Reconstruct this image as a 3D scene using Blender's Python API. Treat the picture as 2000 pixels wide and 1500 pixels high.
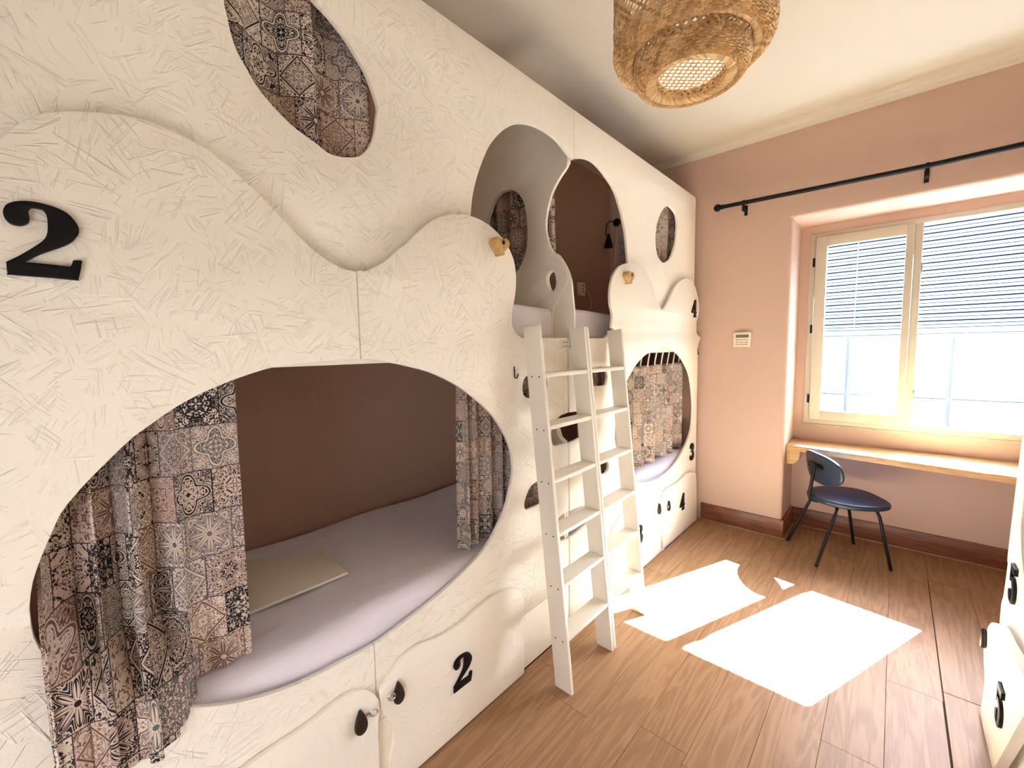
import bpy, bmesh, math, random
from mathutils import Matrix, Vector
C = bpy.context.scene
for o in list(bpy.data.objects):
    bpy.data.objects.remove(o)
random.seed(7)
PI = math.pi
# ------------------------------------------------------------------ camera
cam_d = bpy.data.cameras.new('camera'); cam = bpy.data.objects.new('camera', cam_d)
C.collection.objects.link(cam)
cam_d.sensor_width = 36.0; cam_d.lens = 822.400558 / 2000 * 36.0; cam_d.clip_start = 0.02
YAW, PITCH, ROLL = 7.38941106e-01, -8.46646275e-02, 1.66247594e-02
_f = Vector((-math.sin(YAW) * math.cos(PITCH), math.cos(YAW) * math.cos(PITCH), math.sin(PITCH)))
_r = Vector((math.cos(YAW), math.sin(YAW), 0)); _d = _f.cross(_r)
_r2 = math.cos(ROLL) * _r + math.sin(ROLL) * _d; _d2 = -math.sin(ROLL) * _r + math.cos(ROLL) * _d
_m = Matrix((_r2, -_d2, -_f)).transposed().to_4x4(); _m.translation = (0, 0, 1.6)
cam.matrix_world = _m
C.camera = cam
# ------------------------------------------------------------------ light and exposure
SUN = Vector((-0.394, -1.0, -1.03)).normalized()
sd = bpy.data.lights.new('sun', 'SUN'); sd.energy = 11.0; sd.color = (0.70, 1.04, 1.40); sd.angle = 0.0093
sun = bpy.data.objects.new('sun', sd); C.collection.objects.link(sun)
sun.rotation_euler = SUN.to_track_quat('-Z', 'Y').to_euler(); sun.location = (3, 9, 9)
w = bpy.data.worlds.new('world'); C.world = w; w.use_nodes = True
nt = w.node_tree; bg = nt.nodes['Background']
sky = nt.nodes.new('ShaderNodeTexSky'); sky.sky_type = 'NISHITA'; sky.sun_disc = False
sky.sun_elevation = math.asin(-SUN.z); sky.sun_rotation = math.atan2(-SUN.x, -SUN.y)
nt.links.new(sky.outputs[0], bg.inputs[0]); bg.inputs[1].default_value = 0.22
pd = bpy.data.lights.new('window_portal', 'AREA'); pd.shape = 'RECTANGLE'; pd.size = 1.3; pd.size_y = 1.6
pd.cycles.is_portal = True
po = bpy.data.objects.new('window_portal', pd); C.collection.objects.link(po)
po.location = (0.08, 4.5, 1.7); po.rotation_euler = (-PI / 2, 0, 0)
# added fill light in an assumed doorway behind the camera, brightens the near bunk
hd = bpy.data.lights.new('hall_fill', 'AREA'); hd.shape = 'RECTANGLE'; hd.size = 0.84; hd.size_y = 1.25; hd.energy = 0.90; hd.color = (1.0, 0.985, 1.0)
ho = bpy.data.objects.new('hall_fill', hd); C.collection.objects.link(ho)
ho.location = (-0.06, -1.0, 0.66); ho.rotation_euler = (PI / 2, 0, 0)
C.view_settings.view_transform = 'Standard'; C.view_settings.look = 'None'
C.view_settings.gamma = 1.0; C.view_settings.use_curve_mapping = False
C.view_settings.exposure = 4.74
C.cycles.max_bounces = 16; C.cycles.diffuse_bounces = 10; C.cycles.glossy_bounces = 4
C.cycles.transparent_max_bounces = 12; C.cycles.sample_clamp_indirect = 6.0

# ------------------------------------------------------------------ materials
class NT:
    """small helper for writing node maths"""
    def __init__(s, name, rough=0.6, spec=0.3):
        s.m = bpy.data.materials.new(name); s.m.use_nodes = True; s.t = s.m.node_tree
        s.b = s.t.nodes['Principled BSDF']
        s.b.inputs['Roughness'].default_value = rough; s.b.inputs['Specular IOR Level'].default_value = spec
    def n(s, typ, **kw):
        x = s.t.nodes.new(typ)
        for k, v in kw.items(): setattr(x, k, v)
        return x
    def put(s, sock, v):
        if isinstance(v, (int, float)): sock.default_value = v
        elif isinstance(v, tuple): sock.default_value = v if len(v) != 3 or sock.type == 'VECTOR' else (*v, 1)
        else: s.t.links.new(v, sock)
    def math(s, op, a, b=0.0, c=0.0):
        x = s.n('ShaderNodeMath', operation=op)
        for i, v in enumerate((a, b, c)): s.put(x.inputs[i], v)
        return x.outputs[0]
    def mix(s, f, a, b):
        x = s.n('ShaderNodeMix', data_type='RGBA'); s.put(x.inputs[0], f); s.put(x.inputs[6], a); s.put(x.inputs[7], b)
        return x.outputs[2]
    def mixf(s, f, a, b):
        x = s.n('ShaderNodeMix', data_type='FLOAT'); s.put(x.inputs[0], f); s.put(x.inputs[2], a); s.put(x.inputs[3], b)
        return x.outputs[0]
    def sep(s, v):
        x = s.n('ShaderNodeSeparateXYZ'); s.put(x.inputs[0], v); return x.outputs
    def comb(s, a, b, c=0.0):
        x = s.n('ShaderNodeCombineXYZ')
        for i, v in enumerate((a, b, c)): s.put(x.inputs[i], v)
        return x.outputs[0]
    def coord(s, which='Object'): return s.n('ShaderNodeTexCoord').outputs[which]
    def noise(s, v, scale=5.0, detail=2.0, rough=0.5, dist=0.0):
        x = s.n('ShaderNodeTexNoise'); s.put(x.inputs['Vector'], v)
        x.inputs['Scale'].default_value = scale; x.inputs['Detail'].default_value = detail
        x.inputs['Roughness'].default_value = rough; x.inputs['Distortion'].default_value = dist
        return x.outputs
    def scale(s, v, sc):
        x = s.n('ShaderNodeMapping'); s.put(x.inputs[0], v); x.inputs['Scale'].default_value = sc; return x.outputs[0]
    def ramp(s, f, stops):
        x = s.n('ShaderNodeValToRGB'); s.put(x.inputs[0], f); e = x.color_ramp.elements
        while len(e) < len(stops): e.new(0.5)
        for q, (p, c) in zip(e, stops): q.position = p; q.color = (*c, 1)
        return x.outputs[0]
    def step(s, v, lo, hi):
        x = s.n('ShaderNodeMapRange', interpolation_type='SMOOTHSTEP'); s.put(x.inputs[0], v)
        x.inputs[1].default_value = lo; x.inputs[2].default_value = hi; return x.outputs[0]
    def bump(s, h, strength=0.3, dist=0.01):
        x = s.n('ShaderNodeBump'); s.put(x.inputs['Height'], h)
        x.inputs['Strength'].default_value = strength; x.inputs['Distance'].default_value = dist
        s.t.links.new(x.outputs[0], s.b.inputs['Normal'])
    def col(s, v): s.put(s.b.inputs['Base Color'], v); return s

M = {}
def plain(name, c, rough=0.5, spec=0.4, metal=0.0, var=0.04, bumps=0.0, bscale=60):
    a = NT(name, rough, spec); a.b.inputs['Metallic'].default_value = metal
    n = a.noise(a.coord(), 9.0, 3.0)[0]
    a.col(a.mix(n, tuple(x * (1 - var) for x in c), tuple(min(1, x * (1 + var)) for x in c)))
    if bumps: a.bump(a.noise(a.coord(), bscale, 3.0)[0], bumps, 0.004)
    M[name] = a.m
    return a
def osb(name, c, amount):
    """painted strand board: strands of random direction stand up through the paint"""
    a = NT(name, 0.55, 0.25)
    co = a.sep(a.coord()); y, z = co[1], co[2]
    hs = []
    for k, (vs, su, sw, lo, hi) in enumerate(((13.0, 9.0, 110.0, 0.56, 0.72), (8.0, 6.0, 70.0, 0.58, 0.76), (21.0, 14.0, 150.0, 0.55, 0.7))):
        v = a.n('ShaderNodeTexVoronoi', voronoi_dimensions='2D'); a.put(v.inputs['Vector'], a.comb(a.math('ADD', y, 3.1 * k), z))
        v.inputs['Scale'].default_value = vs
        r = a.n('ShaderNodeSeparateColor'); a.put(r.inputs[0], v.outputs['Color'])
        th = a.math('MULTIPLY', r.outputs[0], 2 * PI)
        cs, sn = a.math('COSINE', th), a.math('SINE', th)
        u = a.math('ADD', a.math('MULTIPLY', y, cs), a.math('MULTIPLY', z, sn))
        q = a.math('SUBTRACT', a.math('MULTIPLY', z, cs), a.math('MULTIPLY', y, sn))
        n = a.noise(a.comb(a.math('MULTIPLY', u, su), a.math('MULTIPLY', q, sw), a.math('MULTIPLY', r.outputs[1], 40.0)), 1.0, 2.0)[0]
        on = a.math('GREATER_THAN', r.outputs[2], 0.35)
        hs.append(a.math('MULTIPLY', a.step(n, lo, hi), on))
    h = a.math('ADD', a.math('ADD', hs[0], hs[1]), a.math('MULTIPLY', hs[2], 0.6))
    fine = a.noise(a.coord(), 160.0, 3.0)[0]
    big = a.noise(a.coord(), 2.0, 2.0)[0]
    h = a.math('ADD', h, a.math('MULTIPLY', fine, 0.35))
    a.bump(h, amount, 0.004)
    a.col(a.mix(big, tuple(x * 0.975 for x in c), tuple(min(1, x * 1.02) for x in c)))
    M[name] = a.m
osb('strand_board', (0.91, 0.875, 0.80), 0.68)
osb('smooth_board', (0.91, 0.87, 0.79), 0.35)
plain('board_edge', (0.82, 0.78, 0.70), 0.5)
plain('ladder_paint', (0.78, 0.74, 0.67), 0.4, 0.4, bumps=0.05, bscale=90)
plain('board_brown', (0.50, 0.40, 0.32), 0.6, 0.3, bumps=0.05)
def plaster(name, c, b=0.12):
    a = NT(name, 0.85, 0.2); n = a.noise(a.coord(), 1.6, 4.0)[0]
    a.col(a.mix(n, tuple(x * 0.96 for x in c), tuple(x * 1.04 for x in c)))
    a.bump(a.math('ADD', a.noise(a.coord(), 35.0, 4.0)[0], a.math('MULTIPLY', a.noise(a.coord(), 220.0, 2.0)[0], 0.3)), b, 0.006)
    M[name] = a.m
plaster('pink_plaster', (0.60, 0.425, 0.345)); plaster('ceiling_paint', (0.68, 0.615, 0.53), 0.06); plaster('white_paint', (0.86, 0.83, 0.77), 0.06)
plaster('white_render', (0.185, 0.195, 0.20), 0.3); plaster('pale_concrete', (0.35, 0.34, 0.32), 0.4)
def wood(name, c1, c2, rough=0.4, spec=0.45, axis=1, gs=1.0, bmp=0.05):
    a = NT(name, rough, spec); co = a.coord()
    rnd = a.n('ShaderNodeObjectInfo').outputs['Random']
    off = a.n('ShaderNodeVectorMath', operation='ADD'); a.put(off.inputs[0], co)
    a.put(off.inputs[1], a.comb(a.math('MULTIPLY', rnd, 37.0), a.math('MULTIPLY', rnd, 53.0), a.math('MULTIPLY', rnd, 11.0)))
    sc = [14.0 * gs] * 3; sc[axis] = 1.1 * gs
    v = a.scale(off.outputs[0], tuple(sc))
    n1 = a.noise(v, 1.0, 3.0, 0.55, 0.6)[0]
    rings = a.math('SINE', a.math('MULTIPLY', n1, 38.0))
    sc2 = [160.0 * gs] * 3; sc2[axis] = 5.0 * gs
    fine = a.noise(a.scale(off.outputs[0], tuple(sc2)), 1.0, 3.0, 0.6)[0]
    f = a.math('ADD', a.math('MULTIPLY', a.math('ADD', rings, 1.0), 0.22), a.math('MULTIPLY', fine, 0.6))
    tone = a.math('ADD', f, a.math('MULTIPLY', a.math('SUBTRACT', rnd, 0.5), 0.16))
    a.col(a.mix(a.step(tone, 0.1, 0.95), c1, c2)); a.bump(f, bmp, 0.003)
    M[name] = a.m
wood('oak_laminate', (0.40, 0.235, 0.130), (0.28, 0.155, 0.080), 0.42, 0.25)
wood('baseboard_wood', (0.25, 0.085, 0.04), (0.14, 0.045, 0.022), 0.35, 0.45, axis=0)
wood('pine_shelf', (0.62, 0.38, 0.17), (0.48, 0.26, 0.10), 0.4, 0.4, axis=0)
wood('heart_wood', (0.60, 0.40, 0.17), (0.45, 0.27, 0.10), 0.45, 0.4, axis=2)
wood('bamboo_wood', (0.66, 0.44, 0.20), (0.52, 0.31, 0.12), 0.5, 0.35, axis=2, gs=2.0)
a = NT('bamboo', 0.5, 0.35); at_ = a.n('ShaderNodeAttribute', attribute_name='tone')
f_ = a.math('ADD', a.math('MULTIPLY', at_.outputs['Fac'], 0.8), a.math('MULTIPLY', a.noise(a.coord(), 120.0, 2.0)[0], 0.3))
a.col(a.mix(f_, (0.36, 0.19, 0.065), (0.80, 0.56, 0.29))); M['bamboo'] = a.m
plain('black_gloss', (0.004, 0.004, 0.005), 0.45, 0.2); plain('black_metal', (0.006, 0.006, 0.007), 0.45, 0.22)
plain('dark_pull', (0.028, 0.016, 0.011), 0.35, 0.35); plain('steel', (0.55, 0.53, 0.50), 0.3, 0.5, 1.0)
plain('hole_dark', (0.06, 0.05, 0.04), 0.9, 0.1); plain('floor_gap', (0.07, 0.04, 0.025), 0.9, 0.1)
plain('white_plastic', (0.80, 0.78, 0.72), 0.4, 0.4); plain('cream_plastic', (0.78, 0.70, 0.56), 0.45, 0.4)
plain('lcd', (0.16, 0.17, 0.10), 0.2, 0.5); plain('grey_print', (0.30, 0.27, 0.22), 0.6, 0.2)
plain('window_paint', (0.56, 0.50, 0.40), 0.4, 0.4); plain('stone_sill', (0.50, 0.43, 0.34), 0.6, 0.3, var=0.25)
plain('leatherette', (0.014, 0.024, 0.050), 0.38, 0.5, bumps=0.1, bscale=300)
plain('shutter_paint', (0.17, 0.185, 0.20), 0.5, 0.4); plain('shutter_bar', (0.15, 0.18, 0.20), 0.5, 0.3, var=0.1)
plain('shutter_gap_shade', (0.010, 0.014, 0.030), 0.9, 0.1)  # dark blue stands in for the shade between the slats
a = NT('sheet', 0.85, 0.15)
sv = a.scale(a.coord(), (5.0, 1.2, 5.0))
a.bump(a.math('ADD', a.noise(sv, 1.6, 3.0, 0.5, 0.8)[0], a.math('MULTIPLY', a.noise(a.coord(), 400.0, 1.0)[0], 0.02)), 0.35, 0.03)
a.col(a.mix(a.noise(a.coord(), 3.0, 2.0)[0], (0.73, 0.70, 0.79), (0.78, 0.75, 0.84))); M['sheet'] = a.m
a = NT('folded_cloth', 0.85, 0.15); a.bump(a.noise(a.scale(a.coord(), (3, 9, 3)), 4.0, 3.0)[0], 0.3, 0.01)
a.col((0.76, 0.70, 0.62)); M['folded_cloth'] = a.m
# window glass: thin, clear, with a reflection at grazing angles
a = NT('glass', 0.05, 0.5)
tr = a.n('ShaderNodeBsdfTransparent'); tr.inputs[0].default_value = (0.90, 0.93, 0.92, 1)
gl = a.n('ShaderNodeBsdfGlossy'); gl.inputs['Roughness'].default_value = 0.02
lw = a.n('ShaderNodeLayerWeight'); fac = a.math('ADD', 0.04, a.math('MULTIPLY', 0.9, a.math('POWER', lw.outputs['Facing'], 5.0)))
mx = a.n('ShaderNodeMixShader'); a.t.links.new(fac, mx.inputs[0]); a.t.links.new(tr.outputs[0], mx.inputs[1]); a.t.links.new(gl.outputs[0], mx.inputs[2])
a.t.links.new(mx.outputs[0], a.t.nodes['Material Output'].inputs[0]); M['glass'] = a.m
# patchwork curtain print: a grid of ornamental tiles, each mirrored eight ways
def fabric(name, ts):
    a = NT(name, 0.9, 0.1)
    uv = a.sep(a.coord('UV')); U, V = uv[0], uv[1]
    V0 = a.math('DIVIDE', V, ts)
    row = a.math('FLOOR', V0)
    U0 = a.math('ADD', a.math('DIVIDE', U, ts), a.math('MULTIPLY', a.math('FRACT', a.math('MULTIPLY', row, 0.37)), 1.0))
    colm = a.math('FLOOR', U0)
    lx = a.math('SUBTRACT', a.math('FRACT', U0), 0.5); ly = a.math('SUBTRACT', a.math('FRACT', V0), 0.5)
    wn = a.n('ShaderNodeTexWhiteNoise', noise_dimensions='3D'); a.put(wn.inputs['Vector'], a.comb(colm, row, 4.0))
    rc = a.n('ShaderNodeSeparateColor'); a.put(rc.inputs[0], wn.outputs['Color'])
    r1, r2, r3 = rc.outputs
    wn2 = a.n('ShaderNodeTexWhiteNoise', noise_dimensions='3D'); a.put(wn2.inputs['Vector'], a.comb(row, colm, 9.0))
    q1 = wn2.outputs['Value']
    A, B = a.math('ABSOLUTE', lx), a.math('ABSOLUTE', ly)
    mx_, mn = a.math('MAXIMUM', A, B), a.math('MINIMUM', A, B)
    d = a.math('SQRT', a.math('ADD', a.math('MULTIPLY', lx, lx), a.math('MULTIPLY', ly, ly)))
    th = a.math('ARCTAN2', ly, lx)
    # arabesque lines from mirrored noise
    nz = a.noise(a.comb(a.math('MULTIPLY', mx_, 1.0), mn, a.math('MULTIPLY', r1, 50.0)), 8.5, 1.0, 0.5, 1.2)[0]
    p1 = a.math('LESS_THAN', a.math('ABSOLUTE', a.math('SUBTRACT', a.math('FRACT', a.math('MULTIPLY', nz, 6.5)), 0.5)), 0.21)
    nz2 = a.noise(a.comb(mx_, mn, a.math('MULTIPLY', r3, 70.0)), 13.0, 2.0, 0.6, 1.6)[0]
    p4 = a.math('GREATER_THAN', nz2, 0.53)
    # eight-point star with a ringed centre
    petal = a.math('ADD', 0.24, a.math('MULTIPLY', 0.17, a.math('COSINE', a.math('MULTIPLY', th, 8.0))))
    star = a.math('LESS_THAN', d, petal)
    ring = a.math('LESS_THAN', a.math('ABSOLUTE', a.math('SUBTRACT', a.math('FRACT', a.math('MULTIPLY', a.math('SUBTRACT', d, petal), 9.0)), 0.5)), 0.16)
    eye = a.math('LESS_THAN', d, 0.06)
    vein = a.math('LESS_THAN', a.math('ABSOLUTE', a.math('SINE', a.math('MULTIPLY', th, 4.0))), 0.16)
    body = a.math('MULTIPLY', star, a.math('SUBTRACT', 1.0, a.math('MULTIPLY', vein, a.math('GREATER_THAN', d, 0.10))))
    far_ = a.math('MULTIPLY', p4, a.math('GREATER_THAN', d, 0.44))
    p2 = a.math('MAXIMUM', a.math('MAXIMUM', a.math('SUBTRACT', body, eye), far_), a.math('MULTIPLY', ring, a.math('SUBTRACT', 1.0, star)))
    # quatrefoil outline filled with scrolls
    quat = a.math('ADD', 0.34, a.math('MULTIPLY', 0.10, a.math('COSINE', a.math('MULTIPLY', th, 4.0))))
    ql = a.math('LESS_THAN', a.math('ABSOLUTE', a.math('SUBTRACT', d, quat)), 0.022)
    out3 = a.math('MULTIPLY', a.math('GREATER_THAN', d, a.math('ADD', quat, 0.045)), a.math('SUBTRACT', 1.0, p1))
    p3 = a.math('MAXIMUM', a.math('MAXIMUM', ql, out3), a.math('MULTIPLY', a.math('LESS_THAN', d, a.math('SUBTRACT', quat, 0.05)), p4))
    # diamond lattice
    dm = a.math('ADD', A, B)
    dl = a.math('LESS_THAN', a.math('ABSOLUTE', a.math('SUBTRACT', dm, 0.46)), 0.025)
    p5 = a.math('MAXIMUM', a.math('MAXIMUM', dl, a.math('MULTIPLY', p4, a.math('GREATER_THAN', dm, 0.51))), a.math('MULTIPLY', p1, a.math('LESS_THAN', dm, 0.42)))
    k = a.math('MULTIPLY', r2, 5.0)
    pat = p1
    for i, p in ((1, p2), (2, p3), (3, p4), (4, p5)):
        pat = a.mixf(a.math('GREATER_THAN', k, float(i)), pat, p)
    inv = a.math('GREATER_THAN', q1, 0.62)
    pat = a.mixf(inv, pat, a.math('SUBTRACT', 1.0, pat))
    edge = a.math('GREATER_THAN', mx_, 0.488)
    pat = a.math('MAXIMUM', pat, edge)
    paper = a.ramp(r3, [(0.0, (0.68, 0.585, 0.50)), (0.45, (0.58, 0.48, 0.42)), (0.7, (0.62, 0.48, 0.42)), (1.0, (0.74, 0.65, 0.57))])
    ink = a.ramp(q1, [(0.0, (0.19, 0.10, 0.085)), (0.30, (0.16, 0.085, 0.07)), (0.34, (0.030, 0.028, 0.032)), (0.78, (0.022, 0.021, 0.026)), (0.80, (0.17, 0.16, 0.165)), (1.0, (0.12, 0.115, 0.12))])
    for r in (paper, ink): r.node.color_ramp.interpolation = 'LINEAR'
    a.col(a.mix(pat, paper, ink))
    a.bump(a.noise(a.coord(), 700.0, 1.0)[0], 0.08, 0.001)
    # cloth lets a little light through
    M[name] = a.m
fabric('patchwork_cloth', 0.122); fabric('small_patchwork_cloth', 0.092)

# ------------------------------------------------------------------ helpers
WM = {}                                                    # world matrix of every thing
def thing(name, label, cat, loc=(0, 0, 0), rotz=0.0, group=None, kind=None):
    o = bpy.data.objects.new(name, None); C.collection.objects.link(o)
    o.empty_display_size = 0.1
    o.location = loc; o.rotation_euler = (0, 0, rotz)
    WM[o.name] = Matrix.Translation(loc) @ Matrix.Rotation(rotz, 4, 'Z')
    return tag(o, label, cat, group, kind)
def tag(o, label=None, cat=None, group=None, kind=None):
    if label: o['label'] = label
    if cat: o['category'] = cat
    if group: o['group'] = group
    if kind: o['kind'] = kind
    return o
def finish(name, me, mat, parent=None, smooth=35, label=None, kind=None):
    """link a mesh given in world coordinates as one object under its parent"""
    me.name = name
    if parent is not None: me.transform(WM[parent.name].inverted())
    if mat is not None:
        me.materials.clear(); me.materials.append(M[mat] if isinstance(mat, str) else mat)
    if smooth and len(me.polygons):
        me.polygons.foreach_set('use_smooth', [True] * len(me.polygons)); me.set_sharp_from_angle(angle=math.radians(smooth))
    o = bpy.data.objects.new(name, me); C.collection.objects.link(o)
    WM[o.name] = WM[parent.name] if parent is not None else Matrix.Identity(4)
    if parent is not None: o.parent = parent
    if label: o['label'] = label
    if kind: o['kind'] = kind
    return o
def bm_mesh(bm):
    me = bpy.data.meshes.new('m'); bmesh.ops.recalc_face_normals(bm, faces=bm.faces[:]); bm.to_mesh(me); bm.free(); return me
def add_box(bm, lo, hi, bev=0.0, seg=2):
    r = bmesh.ops.create_cube(bm, size=1.0)['verts']
    for v in r:
        v.co = Vector([lo[i] + (v.co[i] + 0.5) * (hi[i] - lo[i]) for i in range(3)])
    if bev:
        es = list({e for v in r for e in v.link_edges})
        bmesh.ops.bevel(bm, geom=es, offset=bev, segments=seg, affect='EDGES', profile=0.5)
def box(name, lo, hi, mat, parent=None, bev=0.0, seg=2, label=None):
    bm = bmesh.new(); add_box(bm, lo, hi, bev, seg); return finish(name, bm_mesh(bm), mat, parent, label=label)
def add_tube(bm, pts, r, n=10, cap=True):
    pts = [Vector(p) for p in pts]; rings = []
    for i, p in enumerate(pts):
        t = (pts[min(i + 1, len(pts) - 1)] - pts[max(i - 1, 0)]).normalized()
        up = Vector((0, 0, 1)) if abs(t.z) < 0.9 else Vector((1, 0, 0))
        a_ = t.cross(up).normalized(); b_ = t.cross(a_)
        rr = r[i] if isinstance(r, (list, tuple)) else r
        rings.append([bm.verts.new(p + (a_ * math.cos(2 * PI * k / n) + b_ * math.sin(2 * PI * k / n)) * rr) for k in range(n)])
    for i in range(len(rings) - 1):
        for k in range(n):
            bm.faces.new((rings[i][k], rings[i][(k + 1) % n], rings[i + 1][(k + 1) % n], rings[i + 1][k]))
    if cap:
        bm.faces.new(rings[0]); bm.faces.new(rings[-1])
def tube(name, pts, r, mat, parent=None, n=10, label=None):
    bm = bmesh.new(); add_tube(bm, pts, r, n); return finish(name, bm_mesh(bm), mat, parent, 50, label)
def arc(c, r, a0, a1, n, ax=(1, 0, 0), ay=(0, 0, 1)):
    c, ax, ay = Vector(c), Vector(ax), Vector(ay)
    return [c + ax * (r * math.cos(a0 + (a1 - a0) * i / n)) + ay * (r * math.sin(a0 + (a1 - a0) * i / n)) for i in range(n + 1)]
def lathe(bm, prof, centre, n=24, axis='z'):
    rings = []
    for r, h in prof:
        ring = []
        for k in range(n):
            a_ = 2 * PI * k / n; u, v = r * math.cos(a_), r * math.sin(a_)
            p = {'z': (u, v, h), 'x': (h, u, v), 'y': (u, h, v)}[axis]
            ring.append(bm.verts.new(Vector(centre) + Vector(p)))
        rings.append(ring)
    for i in range(len(rings) - 1):
        for k in range(n):
            bm.faces.new((rings[i][k], rings[i][(k + 1) % n], rings[i + 1][(k + 1) % n], rings[i + 1][k]))
    bm.faces.new(rings[0]); bm.faces.new(rings[-1])
def cr(pts, sub=4, closed=False):
    """Catmull-Rom through the points"""
    n = len(pts); out = []
    rng = range(n) if closed else range(n - 1)
    for i in rng:
        if closed: p0, p1, p2, p3 = pts[(i - 1) % n], pts[i], pts[(i + 1) % n], pts[(i + 2) % n]
        else: p0, p1, p2, p3 = pts[max(i - 1, 0)], pts[i], pts[i + 1], pts[min(i + 2, n - 1)]
        for k in range(sub):
            t = k / sub
            out.append(tuple(0.5 * (2 * b + (c - a_) * t + (2 * a_ - 5 * b + 4 * c - d) * t * t + (3 * b - a_ - 3 * c + d) * t ** 3) for a_, b, c, d in zip(p0, p1, p2, p3)))
    if not closed: out.append(tuple(pts[-1]))
    return out
AXES = {'x': Matrix(((0, 0, 1, 0), (1, 0, 0, 0), (0, 1, 0, 0), (0, 0, 0, 1))),
        'y': Matrix(((1, 0, 0, 0), (0, 0, -1, 0), (0, 1, 0, 0), (0, 0, 0, 1))),
        'z': Matrix.Identity(4)}
DG = None
def board_mesh(loops, axis, lo, hi, bev=0.0025, res=1):
    """flat board with the given outline and holes between two planes lo < hi along the axis"""
    cu = bpy.data.curves.new('c', 'CURVE'); cu.dimensions = '2D'; cu.fill_mode = 'BOTH'
    t = (hi - lo) / 2; bev = min(bev, t * 0.95)
    cu.extrude = t - bev; cu.bevel_depth = bev; cu.bevel_resolution = res; cu.offset = -bev
    for lp in loops:
        cl = [lp[0]]
        for p in lp[1:]:
            if math.hypot(p[0] - cl[-1][0], p[1] - cl[-1][1]) > 0.0008: cl.append(p)
        if math.hypot(cl[0][0] - cl[-1][0], cl[0][1] - cl[-1][1]) < 0.0008: cl.pop()
        lp = cl
        sp = cu.splines.new('POLY'); sp.points.add(len(lp) - 1)
        for q, p in zip(sp.points, lp): q.co = (p[0], p[1], 0, 1)
        sp.use_cyclic_u = True
    ob = bpy.data.objects.new('c', cu); C.collection.objects.link(ob)
    dg = bpy.context.evaluated_depsgraph_get()
    me = bpy.data.meshes.new_from_object(ob.evaluated_get(dg))
    bpy.data.objects.remove(ob); bpy.data.curves.remove(cu)
    mid = (lo + hi) / 2
    off = {'x': (mid, 0, 0), 'y': (0, mid, 0), 'z': (0, 0, mid)}[axis]
    me.transform(Matrix.Translation(off) @ AXES[axis])
    bm = bmesh.new(); bm.from_mesh(me); bmesh.ops.remove_doubles(bm, verts=bm.verts[:], dist=1e-5)
    bmesh.ops.recalc_face_normals(bm, faces=bm.faces[:]); bm.to_mesh(me); bm.free()
    return me
def board(name, loops, axis, lo, hi, mat, parent=None, bev=0.0025, label=None):
    return finish(name, board_mesh(loops, axis, lo, hi, bev), mat, parent, 32, label)
def at_y(pts, i0, i1, y):
    """where the traced path between two indices crosses y"""
    for i in range(i0, i1):
        (a0, b0), (a1, b1) = pts[i % len(pts)], pts[(i + 1) % len(pts)]
        if (a0 - y) * (a1 - y) <= 0 and a0 != a1: return i, b0 + (b1 - b0) * (y - a0) / (a1 - a0)
def rect(a0, b0, a1, b1): return [(a0, b0), (a1, b0), (a1, b1), (a0, b1)]
def ell(ca, cb, ra, rb, n=40, p=2.0):
    o = []
    for k in range(n):
        t = 2 * PI * k / n; c_, s_ = math.cos(t), math.sin(t)
        o.append((ca + ra * math.copysign(abs(c_) ** (2 / p), c_), cb + rb * math.copysign(abs(s_) ** (2 / p), s_)))
    return o

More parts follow.
